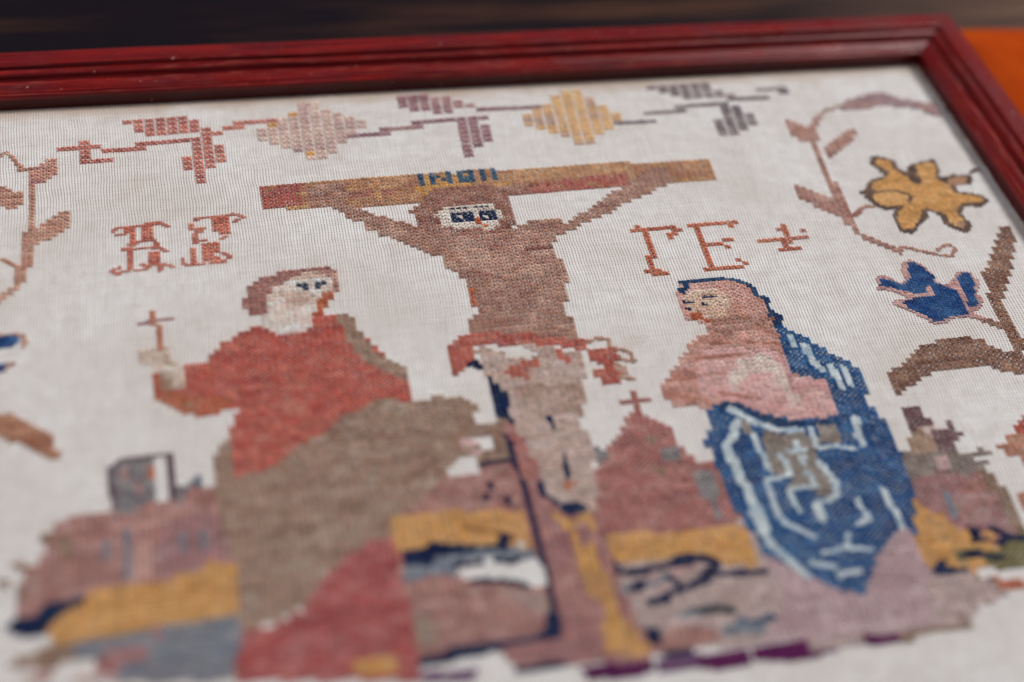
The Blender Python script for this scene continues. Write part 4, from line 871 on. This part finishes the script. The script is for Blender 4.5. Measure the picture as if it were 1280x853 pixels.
    ('petal', 0, 'rtan', 'p', 0, 0, '72.4,-35.0 73.8,-35.0 77.1,-36.1 74.9,-43.4 73.0,-42.5 72.7,-40.4 71.1,-39.8 70.4,-37.9 70.6,-36.6 71.9,-36.5'),
    ('petal', 0, 'rtan', 'p', 0, 0, '69.8,-48.1 71.0,-47.8 73.3,-48.3 71.8,-52.7 70.0,-51.9 69.5,-50.3'),
  ]),
  ('standing_saint', 0, [
    ('robe', 0, 'brobe', 'p', 0, 0, '-49.4,-19.1 -47.0,-18.8 -46.3,-15.1 -44.4,-14.5 -27.8,-12.0 -23.3,-11.4 -20.1,-11.0 -16.4,-12.0 -12.5,-11.1 -12.4,-12.3 -9.5,-12.4 -6.8,-15.2 -8.3,-17.2 -6.5,-17.9 -10.5,-19.3 -13.0,-23.5 -8.1,-24.3 -13.7,-27.9 -16.2,-31.9 -21.1,-36.2 -23.6,-37.4 -24.7,-43.7 -30.6,-46.6 -37.9,-52.2 -47.1,-55.6 -46.8,-44.7 -49.3,-31.5'),
    ('robe', 0, 'redr', 'p', 0, 0, '-26.4,-40.7 -24.3,-40.9 -23.5,-45.5 -23.6,-51.6 -23.1,-57.7 -23.2,-63.4 -22.6,-68.1 -48.0,-63.5 -47.1,-55.6 -42.6,-55.0 -37.9,-52.2 -35.3,-48.1 -31.5,-44.1 -29.0,-42.2'),
    ('robe', 0, 'gold', 'p', 0, 0, '-32.0,-63.2 -26.5,-63.2 -26.3,-66.3 -31.2,-66.5'),
    ('cloak', 0, 'redc', 'p', 0, 0, '-38.7,11.5 -42.6,10.1 -46.0,7.1 -48.8,2.9 -51.7,2.8 -53.2,-1.4 -53.4,3.7 -56.4,2.2 -56.8,-2.7 -56.7,-5.3 -53.8,-6.7 -52.0,-9.0 -48.8,-10.3 -45.8,-8.9 -43.9,-8.5 -45.4,-12.4 -46.2,-15.1 -46.1,-17.9 -45.8,-24.6 -42.7,-23.9 -39.0,-22.7 -35.9,-19.6 -32.2,-17.5 -28.0,-13.5 -23.8,-11.9 -22.6,-10.2 -21.2,-9.6 -18.9,-11.6 -17.1,-12.5 -16.9,-7.6 -16.8,-3.7 -19.1,-1.7 -20.8,1.1 -22.2,4.4 -23.5,6.7 -24.5,10.1 -24.9,11.7 -28.9,12.4 -31.0,11.2 -37.0,8.0'),
    ('cloak', 0, 'brobe', 'p', 0, 0, '-27.0,11.8 -24.7,11.8 -24.0,8.9 -23.0,5.6 -21.4,1.2 -19.7,-1.2 -17.0,-3.6 -16.9,-7.6 -18.9,-5.3 -21.8,-2.8 -23.5,-0.5 -25.2,1.8 -25.9,6.1'),
    ('cloak', 0, 'brobe', 'p', 0, 0, '-48.1,-17.5 -45.8,-16.5 -45.9,-25.1 -48.3,-24.7'),
    ('cloak', 0, 'orc', 'p', 0, 0, '-56.4,2.2 -55.3,1.8 -54.6,-3.1 -51.2,-5.1 -47.5,-6.3 -44.9,-6.3 -45.8,-8.9 -48.8,-10.3 -52.0,-9.0 -54.4,-6.6 -56.7,-5.3'),
    ('hair', 0, 'jhair', 'p', 0, 0, '-41.6,18.7 -40.7,18.7 -40.6,21.4 -39.5,22.6 -38.4,24.3 -37.2,24.4 -35.8,24.3 -35.5,25.3 -34.4,25.5 -32.4,25.5 -29.6,25.5 -28.3,25.5 -27.0,24.6 -26.2,23.6 -26.5,18.4 -27.3,19.0 -27.5,22.4 -28.5,23.3 -29.7,24.0 -31.4,23.8 -33.5,22.9 -34.5,21.8 -36.8,20.4 -37.7,19.0 -37.9,15.5 -38.6,13.6 -40.6,14.2 -40.7,15.8 -41.6,16.3'),
    ('face', 0, 'jface', 'p', 0, 0, '-36.7,20.6 -34.5,21.8 -33.5,22.9 -31.4,23.8 -29.5,23.9 -28.5,23.3 -27.3,22.1 -27.3,19.0 -27.5,18.0 -29.2,18.1 -29.4,16.6 -30.2,16.2 -30.2,14.2 -30.8,12.7 -30.8,9.8 -31.9,8.7 -33.6,8.0 -35.6,7.9 -37.4,8.4 -38.9,10.4 -39.5,11.8 -38.6,13.6 -37.8,15.5 -37.8,18.8'),
    ('face', 0, 'jface2', 'p', 0, 0, '-35.6,18.7 -33.7,19.1 -30.4,18.3 -30.2,16.2 -33.9,15.8 -35.4,16.6'),
    ('face', 0, 'jface2', 'p', 0, 0, '-33.5,23.0 -31.4,23.7 -29.4,23.7 -27.6,22.1 -27.5,20.6 -28.6,21.8 -31.0,22.6 -32.6,22.2'),
    ('eye', 0, 'navy', 'c', 1, 0, '-32,20 -32,19 -33,20'),
    ('eye', 1, 'navy', 'c', 1, 0, '-30,20 -30,19 -29,20'),
    ('mouth', 0, 'oran', 'p', 0, 0, '-29.2,18.1 -27.4,18.0 -27.2,16.1 -28.2,15.9 -28.4,13.8 -29.5,13.0 -29.5,11.8 -30.7,11.7 -30.7,13.2 -30.2,13.9 -30.2,16.2 -29.4,16.4'),
    ('hand', 0, 'jhand', 'p', 0, 0, '-59.3,7.4 -58.5,8.5 -56.5,8.1 -56.3,8.7 -55.5,7.9 -54.5,7.8 -54.4,3.7 -52.9,3.7 -52.1,2.7 -51.9,0.4 -52.2,-1.8 -53.0,-3.9 -53.5,-3.2 -53.9,-0.9 -55.2,-2.4 -55.5,-0.6 -56.6,2.4 -56.9,3.6 -58.1,3.4 -59.2,4.8'),
    ('hand', 0, 'brobe', 'p', 0, 0, '-55.9,1.1 -53.9,-0.4 -54.2,-2.5 -55.3,-3.5 -56.0,-3.3'),
  ]),
  ('embroidered_hand_cross', 0, [
    ('', 0, 'xbrown', 'l', 1, 0, '-56.08,17.19 -55.95,11.83 -55.84,7.22'),
    ('', 0, 'xmauve', 'l', 0.8, 2, '-117.15,29.69 -113.80,29.95'),
    ('', 0, 'xmauve', 'l', 0.9, 2, '-111.73,30.43 -107.09,30.24'),
  ]),
  ('mourning_woman', 0, [
    ('skirt', 0, 'pskirt', 'p', 0, 0, '29.3,-51.4 29.6,-56.7 32.0,-59.2 36.8,-63.2 40.8,-64.0 45.8,-57.7 49.5,-53.0 51.6,-52.9 52.1,-57.2 52.0,-62.1 55.6,-65.2 55.5,-70.7 52.0,-72.3 41.5,-71.5 30.1,-70.4 24.4,-70.0 28.5,-65.5 30.2,-61.2'),
    ('skirt', 0, 'bfloor', 'p', 0, 0, '51.5,-62.8 56.4,-62.9 60.6,-65.0 62.2,-68.0 57.3,-69.1 55.1,-71.8 50.9,-72.1 49.9,-69.6'),
    ('skirt', 0, 'pskirt', 'p', 0, 0, '28.9,-47.2 41.6,-55.3 48.9,-51.6 50.9,-57.0 40.7,-66.3 31.4,-61.5 28.8,-56.6'),
    ('mantle', 0, 'wblue', 'p', 0, 0, '41.2,2.9 42.4,2.0 43.4,-3.3 45.2,-3.2 48.7,-8.0 51.1,-11.5 53.1,-13.9 54.5,-18.9 53.8,-20.2 53.2,-24.0 54.0,-26.1 55.1,-29.2 55.5,-35.0 55.4,-42.3 53.8,-49.0 52.4,-54.3 51.9,-52.1 50.6,-50.2 49.5,-53.0 45.2,-57.6 41.4,-64.1 38.1,-63.0 35.3,-60.3 32.6,-56.9 29.6,-54.7 28.6,-49.3 27.6,-46.1 27.1,-41.7 27.3,-37.4 26.7,-31.9 26.2,-28.1 28.0,-25.6 28.9,-20.0 30.0,-22.1 32.0,-19.9 34.0,-21.4 37.2,-24.3 41.9,-26.0 46.2,-26.7 46.7,-22.0 42.6,-17.3 42.0,-11.1 41.5,-1.5'),
    ('veil', 0, 'wveil', 'p', 0, 0, '29.7,10.2 30.9,11.8 37.7,11.3 40.8,9.9 37.6,10.8 41.4,9.2 42.5,6.5 42.7,0.5 42.5,-4.9 43.3,-11.3 43.1,-15.0 47.8,-17.2 48.0,-26.1 41.8,-26.4 37.2,-24.3 34.0,-21.4 31.1,-19.8 28.4,-20.9 23.5,-19.7 21.9,-16.9 22.6,-14.1 26.2,-8.6 28.9,-4.9 30.3,-2.6 32.2,-3.3 32.5,-0.2 30.9,0.7 29.5,0.9 29.2,3.6 29.3,7.1'),
    ('veil', 0, 'wveil2', 'p', 0, 0, '30.4,-7.2 40.8,-7.8 43.3,-11.3 43.2,-15.4 47.8,-17.2 47.9,-25.7 41.8,-26.2 37.2,-24.3 34.0,-21.4 31.2,-19.4 28.3,-18.0 28.0,-13.0'),
    ('veil', 0, 'wlight', 'p', 0, 0, '35.7,-10.1 39.8,-9.1 41.8,-12.1 41.5,-16.2 42.9,-21.4 42.8,-22.1 40.6,-21.4 40.5,-18.0 39.5,-13.8 36.2,-13.9 33.5,-17.8 33.2,-13.8'),
    ('face', 0, 'wface', 'p', 0, 0, '29.9,7.5 33.8,9.1 37.1,8.6 38.6,3.3 39.3,0.3 32.7,0.9 30.9,0.7 29.9,3.5'),
    ('veil', 0, 'wbr', 'p', 0, 0, '32.7,0.9 38.7,0.8 43.2,-0.3 42.5,-3.2 33.8,-3.6 32.4,-2.3'),
    ('headscarf_edge', 0, 'dblue', 'l', 1.1, 2, '60.77,22.99 63.63,22.84 67.79,22.77 73.01,23.09 77.37,22.46 80.18,20.71 82.92,18.70 84.16,15.85 84.41,11.57 86.76,10.70 86.45,5.51 86.77,2.87'),
    ('headscarf_edge', 0, 'dblue', 'p', 0, 2, '61.0,22.7 63.5,22.3 63.2,20.0 61.6,18.1 60.4,16.2 59.1,16.9 59.2,19.5 60.8,20.1'),
    ('headscarf_edge', 0, 'dblue', 'l', 1.6, 2, '86.41,1.38 88.92,-0.03 87.06,-3.84'),
    ('face', 0, 'wpale', 'p', 0, 0, '29.9,7.9 32.3,9.2 35.9,8.8 36.7,6.9 36.9,3.7 35.4,1.1 31.9,0.9 31.7,2.9 29.7,3.0 29.6,5.3'),
    ('eye', 0, 'navy', 'l', 0.5, 2, '59.53,11.91 62.64,11.66'),
    ('eye', 0, 'navy', 'l', 0.5, 2, '59.76,8.47 60.88,7.79'),
    ('eye', 0, 'navy', 'l', 0.5, 2, '66.82,13.39 67.78,13.40'),
    ('eye', 0, 'navy', 'l', 0.5, 2, '69.05,13.42 70.02,13.49'),
    ('eye', 0, 'navy', 'l', 0.7, 2, '65.21,10.34 66.61,9.51'),
    ('veil', 0, 'wbr', 'l', 0.5, 2, '47.43,-27.78 58.49,-26.35 64.89,-26.57'),
    ('veil', 0, 'wbr', 'l', 0.5, 2, '57.49,-18.08 73.12,-18.07'),
    ('veil', 0, 'wbr', 'l', 0.5, 2, '56.85,-10.54 73.22,-11.40 85.81,-14.21'),
    ('veil', 0, 'wbr', 'l', 0.6, 2, '45.70,-33.02 53.78,-37.45'),
    ('veil', 0, 'wbr', 'l', 0.5, 2, '78.70,-4.58 86.75,-10.11'),
    ('veil', 0, 'wbr', 'l', 0.5, 2, '61.80,-35.62 73.54,-40.68'),
    ('mouth', 0, 'oran', 'p', 0, 0, '29.6,2.7 31.7,2.7 31.5,1.4 30.7,0.8 29.6,1.6'),
    ('mouth', 0, 'oran', 'p', 0, 0, '32.4,0.8 33.4,0.6 33.4,-0.4 32.6,-0.5'),
    ('mantle', 0, 'dblue', 'p', 0, 2, '60.8,-40.0 66.3,-41.0 71.3,-46.9 78.9,-51.0 85.0,-53.5 94.7,-54.7 94.3,-56.5 84.6,-55.2 78.0,-55.1 72.2,-51.3 68.5,-46.4 65.4,-43.0 61.9,-43.9 59.2,-45.6'),
    ('fold', 0, 'fold', 'l', 1.35, 2, '63.34,-43.74 69.44,-50.85 75.93,-55.85 83.24,-57.07'),
    ('fold', 0, 'fold', 'l', 1.6, 2, '64.17,-49.98 61.55,-56.61 58.39,-60.25 59.58,-73.39 60.77,-85.47 61.86,-97.18'),
    ('fold', 0, 'fold', 'l', 1.35, 2, '59.56,-89.56 61.30,-103.33 65.66,-112.29 68.80,-118.33'),
    ('fold', 0, 'fold', 'l', 1, 2, '67.78,-56.24 68.38,-64.01 69.64,-74.44'),
    ('pattern', 0, 'wgrey', 'p', 0, 2, '71.0,-54.7 76.4,-58.0 83.1,-57.8 85.3,-60.6 85.1,-71.0 86.4,-82.0 85.2,-86.5 79.4,-87.4 81.7,-83.9 75.0,-82.7 72.1,-81.5 75.4,-77.5 70.4,-75.2 70.2,-68.4 70.1,-60.8'),
    ('pattern', 0, 'wgrey', 'p', 0, 2, '64.9,-50.1 68.5,-50.7 67.8,-56.2 64.9,-56.5'),
    ('pattern', 0, 'wgrey', 'p', 0, 2, '87.9,-55.4 94.0,-56.0 94.2,-64.9 87.3,-64.1'),
    ('fold', 0, 'fold', 'l', 1, 2, '86.22,-56.51 86.40,-65.68 92.46,-66.03 96.58,-68.47'),
    ('fold', 0, 'fold', 'l', 1, 2, '74.26,-67.07 75.33,-76.09 69.00,-77.01 66.51,-77.58 67.65,-96.30'),
    ('fold', 0, 'fold', 'l', 1, 2, '80.15,-75.57 81.63,-82.52 73.24,-82.39 73.02,-84.98 73.58,-91.59'),
    ('fold', 0, 'fold', 'l', 1.2, 2, '84.92,-71.64 87.79,-82.26 86.24,-87.95 79.32,-89.35 79.65,-96.51'),
    ('fold', 0, 'fold', 'l', 1, 2, '77.00,-65.47 82.44,-66.40'),
    ('fold', 0, 'fold', 'l', 1, 2, '80.22,-61.85 79.49,-65.89'),
    ('fold', 0, 'fold', 'l', 1.2, 2, '80.44,-68.81 80.24,-71.52'),
    ('fold', 0, 'fold', 'l', 1.35, 2, '100.50,-54.62 99.72,-61.64 99.90,-66.60'),
    ('fold', 0, 'fold', 'l', 1, 2, '92.13,-90.30 92.92,-98.88 89.20,-100.45'),
    ('fold', 0, 'fold', 'l', 1, 2, '100.52,-86.55 102.23,-103.11'),
    ('fold', 0, 'fold', 'l', 1, 2, '85.50,-103.54 83.31,-109.24 75.65,-109.87'),
    ('fold', 0, 'fold', 'l', 1, 2, '83.31,-109.24 90.22,-111.17'),
    ('fold', 0, 'fold', 'l', 1.2, 2, '77.78,-119.48 83.95,-118.66'),
    ('fold', 0, 'fold', 'l', 1.25, 2, '71.62,-113.52 77.36,-115.88'),
    ('fold', 0, 'fold', 'l', 1.2, 2, '69.25,-97.22 74.65,-102.96'),
    ('fold', 0, 'fold', 'l', 1, 2, '90.27,-10.69 90.42,-16.29'),
    ('fold', 0, 'fold', 'l', 1.25, 2, '93.35,-16.06 93.97,-24.39 96.05,-30.12'),
    ('fold', 0, 'fold', 'l', 1.2, 2, '99.14,-27.92 100.22,-39.42'),
    ('fold', 0, 'fold', 'l', 1, 2, '102.71,-29.17 103.48,-39.30'),
  ]),
]


def inside(poly, x, y):
    c = np.zeros(x.shape, bool)
    n = len(poly); j = n - 1
    for i in range(n):
        xi, yi = poly[i]; xj, yj = poly[j]
        if yi != yj:
            cr = ((yi > y) != (yj > y)) & (x < (xj - xi) * (y - yi) / (yj - yi) + xi)
            c ^= cr
        j = i
    return c

backs = []
bare = set()
cells = {0: {}, 1: {}}      # style -> {(i, j): (part, instance, sub, subinstance, dye)}
for part_name, inst, items in CHART:
    for sub, subi, dye, kind, width, style, text in items:
        P = [tuple(float(v) for v in q.split(',')) for q in text.split()]
        D = cells[1 if style == 1 else 0]
        hit = set()
        if kind == 'b':
            backs.append((part_name, inst, sub, subi, dye, P)); continue
        if kind == 'c':
            hit = {(int(a), int(b)) for a, b in P}
        elif kind == 'p':
            xs = [a for a, b in P]; ys = [b for a, b in P]
            i0, i1, j0, j1 = math.floor(min(xs)) - 1, math.ceil(max(xs)) + 1, math.floor(min(ys)) - 1, math.ceil(max(ys)) + 1
            I, J = np.meshgrid(np.arange(i0, i1), np.arange(j0, j1))
            k = inside(P, I + .5, J + .5)
            hit = set(zip(I[k].tolist(), J[k].tolist()))
        else:
            for (ax, ay), (bx, by) in zip(P, P[1:]):
                n = max(2, int(math.hypot(bx - ax, by - ay) * 5))
                for s in range(n + 1):
                    x = ax + (bx - ax) * s / n; yv = ay + (by - ay) * s / n
                    if style == 2:
                        r = max(0.62, width * (0.98 if dye == 'fold' else 0.80))
                        for i in range(math.floor(x - r), math.floor(x + r) + 1):
                            for j in range(math.floor(yv - r), math.floor(yv + r) + 1):
                                if (i + .5 - x) ** 2 + (j + .5 - yv) ** 2 <= r * r: hit.add((i, j))
                    elif width <= 1.15:
                        hit.add((math.floor(x), math.floor(yv)))
                    else:
                        r = width / 2
                        for i in range(math.floor(x - r), math.floor(x + r) + 1):
                            for j in range(math.floor(yv - r), math.floor(yv + r) + 1):
                                if (i + .5 - x) ** 2 + (j + .5 - yv) ** 2 <= (r + 0.12) ** 2: hit.add((i, j))
        thin = 1.0
        if style == 0:
            hit = {(2 * i + di, 2 * j + dj) for i, j in hit for di in (0, 1) for dj in (0, 1)}
        elif style == 2:
            thin = 0.5
        for c in hit:
            if dye.startswith('linen'):
                D.pop(c, None); bare.add(c)
            else: D[c] = (part_name, inst, sub, subi, dye, thin)

# the embroiderer left no slits between neighbouring areas of the figures and the hills
D = cells[0]
SOLID = ('embroidered_hill', 'standing_saint', 'mourning_woman', 'embroidered_cross', 'crucified_figure')
for _ in range(3):
    add = {}
    for (i, j), v in D.items():
        if v[0] not in SOLID or v[4] in ('face', 'navy', 'navy2', 'lbrown'): continue
        for di, dj in ((1, 0), (0, 1), (-1, 0), (0, -1)):
            c = (i + di, j + dj)
            if c in D or c in add or (c[0] // 2, c[1] // 2) in bare: continue
            nb = sum(1 for e in ((1, 0), (0, 1), (-1, 0), (0, -1)) if (c[0] + e[0], c[1] + e[1]) in D)
            far = None
            if v[0] in SOLID[:3]:
                for k in (2, 3, 4):
                    o2 = D.get((i + k * di, j + k * dj))
                    if o2: far = o2; break
            if nb >= 3 or (far and far[0] in SOLID[:4] and (far[0], far[2]) != (v[0], v[2])):
                add[c] = v[:5] + (1.0,)
    D.update(add)

def vnoise(i, j, s, sx, sy):
    """smooth value noise over the chart"""
    x, y = i / sx + s * 17.3, j / sy + s * 9.1
    xi, yi = math.floor(x), math.floor(y); fx, fy = x - xi, y - yi
    fx = fx * fx * (3 - 2 * fx); fy = fy * fy * (3 - 2 * fy)
    def h(a, b):
        v = math.sin(a * 127.1 + b * 311.7 + s * 74.7) * 43758.5453
        return v - math.floor(v)
    return (h(xi, yi) * (1 - fx) + h(xi + 1, yi) * fx) * (1 - fy) + (h(xi, yi + 1) * (1 - fx) + h(xi + 1, yi + 1) * fx) * fy

groups = {}
for b in backs: groups.setdefault(b[:4], [])
for (i, j), (pn, inst, sub, subi, dye, thin) in cells[1].items():
    groups.setdefault((pn, inst, sub, subi), []).append((1, i, j, dye, 1.0))
# whole stitches over two threads wherever a block is of one yarn, half-size ones over single threads elsewhere
F = cells[0]
for (i, j), v in F.items():
    bi, bj = i // 2, j // 2
    four = [F.get((2 * bi + a, 2 * bj + b)) for a in (0, 1) for b in (0, 1)]
    whole = all(q is not None and q[:5] == v[:5] and q[5] == 1.0 for q in four)
    if whole:
        if (i, j) == (2 * bi, 2 * bj): groups.setdefault(v[:4], []).append((0, bi, bj, v[4], 1.0))
    else:
        groups.setdefault(v[:4], []).append((2, i, j, v[4], 1.0))

RIGHT = np.array([-1.0, -0.55, 0.55, 1.0])
def build_stitches(name, lst, extra=(), sub_name=''):
    """cross stitches: two arched strands each, real raised yarn"""
    nS = len(lst)
    P0, P1, R, H0, COLR = [], [], [], [], []
    for style, i, j, dye, thin in lst:
        cs = DL[dye]
        if style == 2: i, j = i / 2, j / 2
        a = vnoise(i, j, 1 + (hash_dye[dye] % 13), 5.5, 1.6)
        if dye in ('cgold', 'cred', 'cbar') and random.random() < .15: cs = DL['cbar']
        b = vnoise(i, j, 3 + (hash_dye[dye] % 7), 2.2, 1.3)
        c = np.array(cs[0])
        if len(cs) > 1: c = c * (1 - min(1, max(0, (a - .45) * 3))) + np.array(cs[1]) * min(1, max(0, (a - .45) * 3))
        if len(cs) > 2:
            f = min(1, max(0, (b - .5) * 2.6)); c = c * (1 - f) + np.array(cs[2]) * f
        c = c * (1 + random.gauss(0, 0.07))
        if dye == 'loz1' and ((i * 7 + j * 3) % 19 in (0, 1, 2)) and vnoise(i, j, 5, 1.5, 1.5) > .5: c = np.array(DL['gold'][0])
        c = np.clip(c, 0.002, 0.95)
        if style == 1:
            u0, v0, du, dv = i * 4.0, j * 3.0, 4.0, 3.0
            ins = 0.02 if sub_name == 'stem' else 0.28
            mu = u0 + du / 2
            us = [(u0 + ins, v0 + .1, mu + .12, v0 + dv - .1), (u0 + ins, v0 + dv - .1, mu + .12, v0 + .1),
                  (mu - .12, v0 + .1, u0 + du - ins, v0 + dv - .1), (mu - .12, v0 + dv - .1, u0 + du - ins, v0 + .1)]
            hs = [.28, .48, .34, .54]; rr = .36
        elif style == 2:
            u0, v0, du, dv = i * 2.0, j * 2.0, 1.0, 1.0
            g = -.12
            us = [(u0 + g, v0 + g, u0 + du - g, v0 + dv - g), (u0 + g, v0 + dv - g, u0 + du - g, v0 + g)]
            hs = [.20, .52]; rr = .16 if dye == 'letl' else .25
        else:
            u0, v0, du, dv = i * 2.0, j * 2.0, 2.0, 2.0
            g = (1 - thin) * .7
            g -= .10
            us = [(u0 + g, v0 + g, u0 + du - g, v0 + dv - g), (u0 + g, v0 + dv - g, u0 + du - g, v0 + g)]
            hs = [.30, .62]; rr = .33 * (1 if thin >= .95 else .88)
        for q, hh in zip(us, hs):
            jt = [random.gauss(0, .07) for _ in range(4)]
            P0.append((q[0] + jt[0], q[1] + jt[1])); P1.append((q[2] + jt[2], q[3] + jt[3]))
            R.append(rr * random.uniform(.8, 1.2)); H0.append(hh * random.uniform(.8, 1.25)); COLR.append(np.minimum(.95, c * random.uniform(.82, 1.18)))
    for bdye, P in extra:
        for (xa, ya), (xb, yb) in zip(P, P[1:]):
            n_ = max(1, round(math.hypot(xb - xa, yb - ya)))
            for s_ in range(n_):
                P0.append(((xa + (xb - xa) * s_ / n_) * 2, (ya + (yb - ya) * s_ / n_) * 2)); P1.append(((xa + (xb - xa) * (s_ + 1) / n_) * 2, (ya + (yb - ya) * (s_ + 1) / n_) * 2))
                R.append(.30); H0.append(.95); COLR.append(np.array(DL[bdye][0]))
    P0 = np.array(P0); P1 = np.array(P1); R = np.array(R); H0 = np.array(H0); COLR = np.array(COLR)
    n = len(P0)
    ax, ay = cloth_xy(P0[:, 0], P0[:, 1]); bx, by = cloth_xy(P1[:, 0], P1[:, 1])
    dx, dy = bx - ax, by - ay
    ln = np.hypot(dx, dy); nx, ny = -dy / ln, dx / ln
    V = []
    for t, hf, wf in ((-0.02, -0.35, .42), (0.22, .75, 1.0), (0.5, 1.0, 1.05), (0.78, .75, 1.0), (1.02, -0.35, .42)):
        x = ax + dx * t; yv = ay + dy * t
        zb = cloth_z(x, yv) + 0.02
        for s, zs in ((-1.0, -.45), (-.5, .35), (.5, .35), (1.0, -.45)):
            w = R * wf * s
            V.append(np.stack([(x + nx * w) * MM, (yv + ny * w) * MM, (zb + H0 * hf + R * zs) * MM], -1))
    V = np.stack(V, 1)                       # n, 20, 3
    F = []
    for a in range(4):
        for s in range(3):
            p = a * 4 + s
            F.append((p, p + 1, p + 5, p + 4))
    F = np.array(F)[:, ::-1]
    fa = (F[None] + (np.arange(n) * 20)[:, None, None]).reshape(-1, 4)
    me = bpy.data.meshes.new(name)
    me.vertices.add(n * 20); me.vertices.foreach_set('co', V.astype(np.float32).ravel())
    me.loops.add(len(fa) * 4); me.loops.foreach_set('vertex_index', fa.ravel().astype(np.int32))
    me.polygons.add(len(fa)); me.polygons.foreach_set('loop_start', np.arange(0, len(fa) * 4, 4, dtype=np.int32))
    me.polygons.foreach_set('loop_total', np.full(len(fa), 4, dtype=np.int32))
    me.polygons.foreach_set('use_smooth', np.ones(len(fa), dtype=bool))
    me.update(calc_edges=True)
    ca = me.color_attributes.new("dye", 'FLOAT_COLOR', 'POINT')
    cc = np.repeat(np.concatenate([COLR, np.ones((n, 1))], 1)[:, None, :], 20, 1)
    ca.data.foreach_set('color', cc.astype(np.float32).ravel())
    me.materials.append(M_YARN)
    return me

hash_dye = {k: sum(ord(ch) * (i + 3) for i, ch in enumerate(k)) for k in DYES}
PART_LABELS = {
 ('embroidered_flower', 0): "golden six-petalled flower outlined in brown",
 ('embroidered_flower', 1): "blue flower outlined in pale pink",
 ('embroidered_flower', 2): "red and tan flower cut off at the right edge",
 ('embroidered_flowering_stem', 0): "left-hand rose brown stem with slanted leaves",
 ('embroidered_flowering_stem', 1): "thin rose brown stem with narrow leaves below the frame corner",
 ('embroidered_flowering_stem', 2): "dark brown stem with one long curved leaf",
 ('embroidered_hill', 0): "pink hill with a grey tomb and a golden field, left",
 ('embroidered_hill', 1): "small hill between the saint and the cross shaft",
 ('embroidered_hill', 2): "dusty red domed church on a golden field",
 ('embroidered_hill', 3): "brown towered church at the right edge",
 ('standing_saint', 0): "figure in red cloak and brown robe raising a small cross",
 ('mourning_woman', 0): "woman in pink veil and blue mantle with pale folds",
 ('crucified_figure', 0): "brown figure with outstretched arms and a red loincloth",
}
SPLIT = {'stem', 'streak', 'ground', 'field', 'shadow', 'fold', 'bush', 'tomb', 'church', 'band', 'water', 'robe', 'loincloth', 'crossbar', 'pattern'}
def islands(lst):
    """areas of the same yarn that do not touch are pieces of their own"""
    def ck(a):
        k = {0: 2, 1: 4, 2: 1}[a[0]]
        return a[1] * k // 2, a[2] * (3 if a[0] == 1 else k) // 2
    left = {}
    for a in lst: left.setdefault(ck(a), []).append(a)
    out = []
    while left:
        k, v = left.popitem(); st = [k]; comp = list(v)
        while st:
            q = st.pop()
            for di in (-1, 0, 1):
                for dj in (-1, 0, 1):
                    e = (q[0] + di, q[1] + dj)
                    if e in left: comp.extend(left.pop(e)); st.append(e)
        out.append(comp)
    out.sort(key=lambda c: -len(c))
    big = [c for c in out if len(c) >= (1 if c[0][0] == 1 else 3)] or out[:1]
    for c in out:
        if len(c) < (1 if c[0][0] == 1 else 3) and c is not big[0]: big[0].extend(c)
    return big
if True:
    new = {}
    for key, lst in groups.items():
        if key[2] in SPLIT or key[2] == '' and key[0] == 'embroidered_hill':
            for n_, comp in enumerate(islands(lst)): new[(key[0], key[1], key[2], key[3] + n_)] = comp
        else: new[key] = lst
    groups = new
done = {}
total = 0
byp = {}
for (pn, inst, sub, subi), lst in groups.items():
    byp.setdefault((pn, inst), []).append((sub, subi, lst))
for (pn, inst), subs in byp.items():
    subs.sort(key=lambda s: -len(s[2]))
    par = None
    for sub, subi, lst in subs:
        total += len(lst)
        nm = pn if par is None else (sub or 'stitches')
        me = build_stitches(nm, lst, [(b[4], b[5]) for b in backs if b[:4] == (pn, inst, sub, subi)], sub)
        o = bpy.data.objects.new(nm, me)
        col.objects.link(o)
        if par is None:
            under_root(o); par = o
            if (pn, inst) in PART_LABELS: o["label"] = PART_LABELS[(pn, inst)]
        else:
            o.parent = par
print("stitches", total)
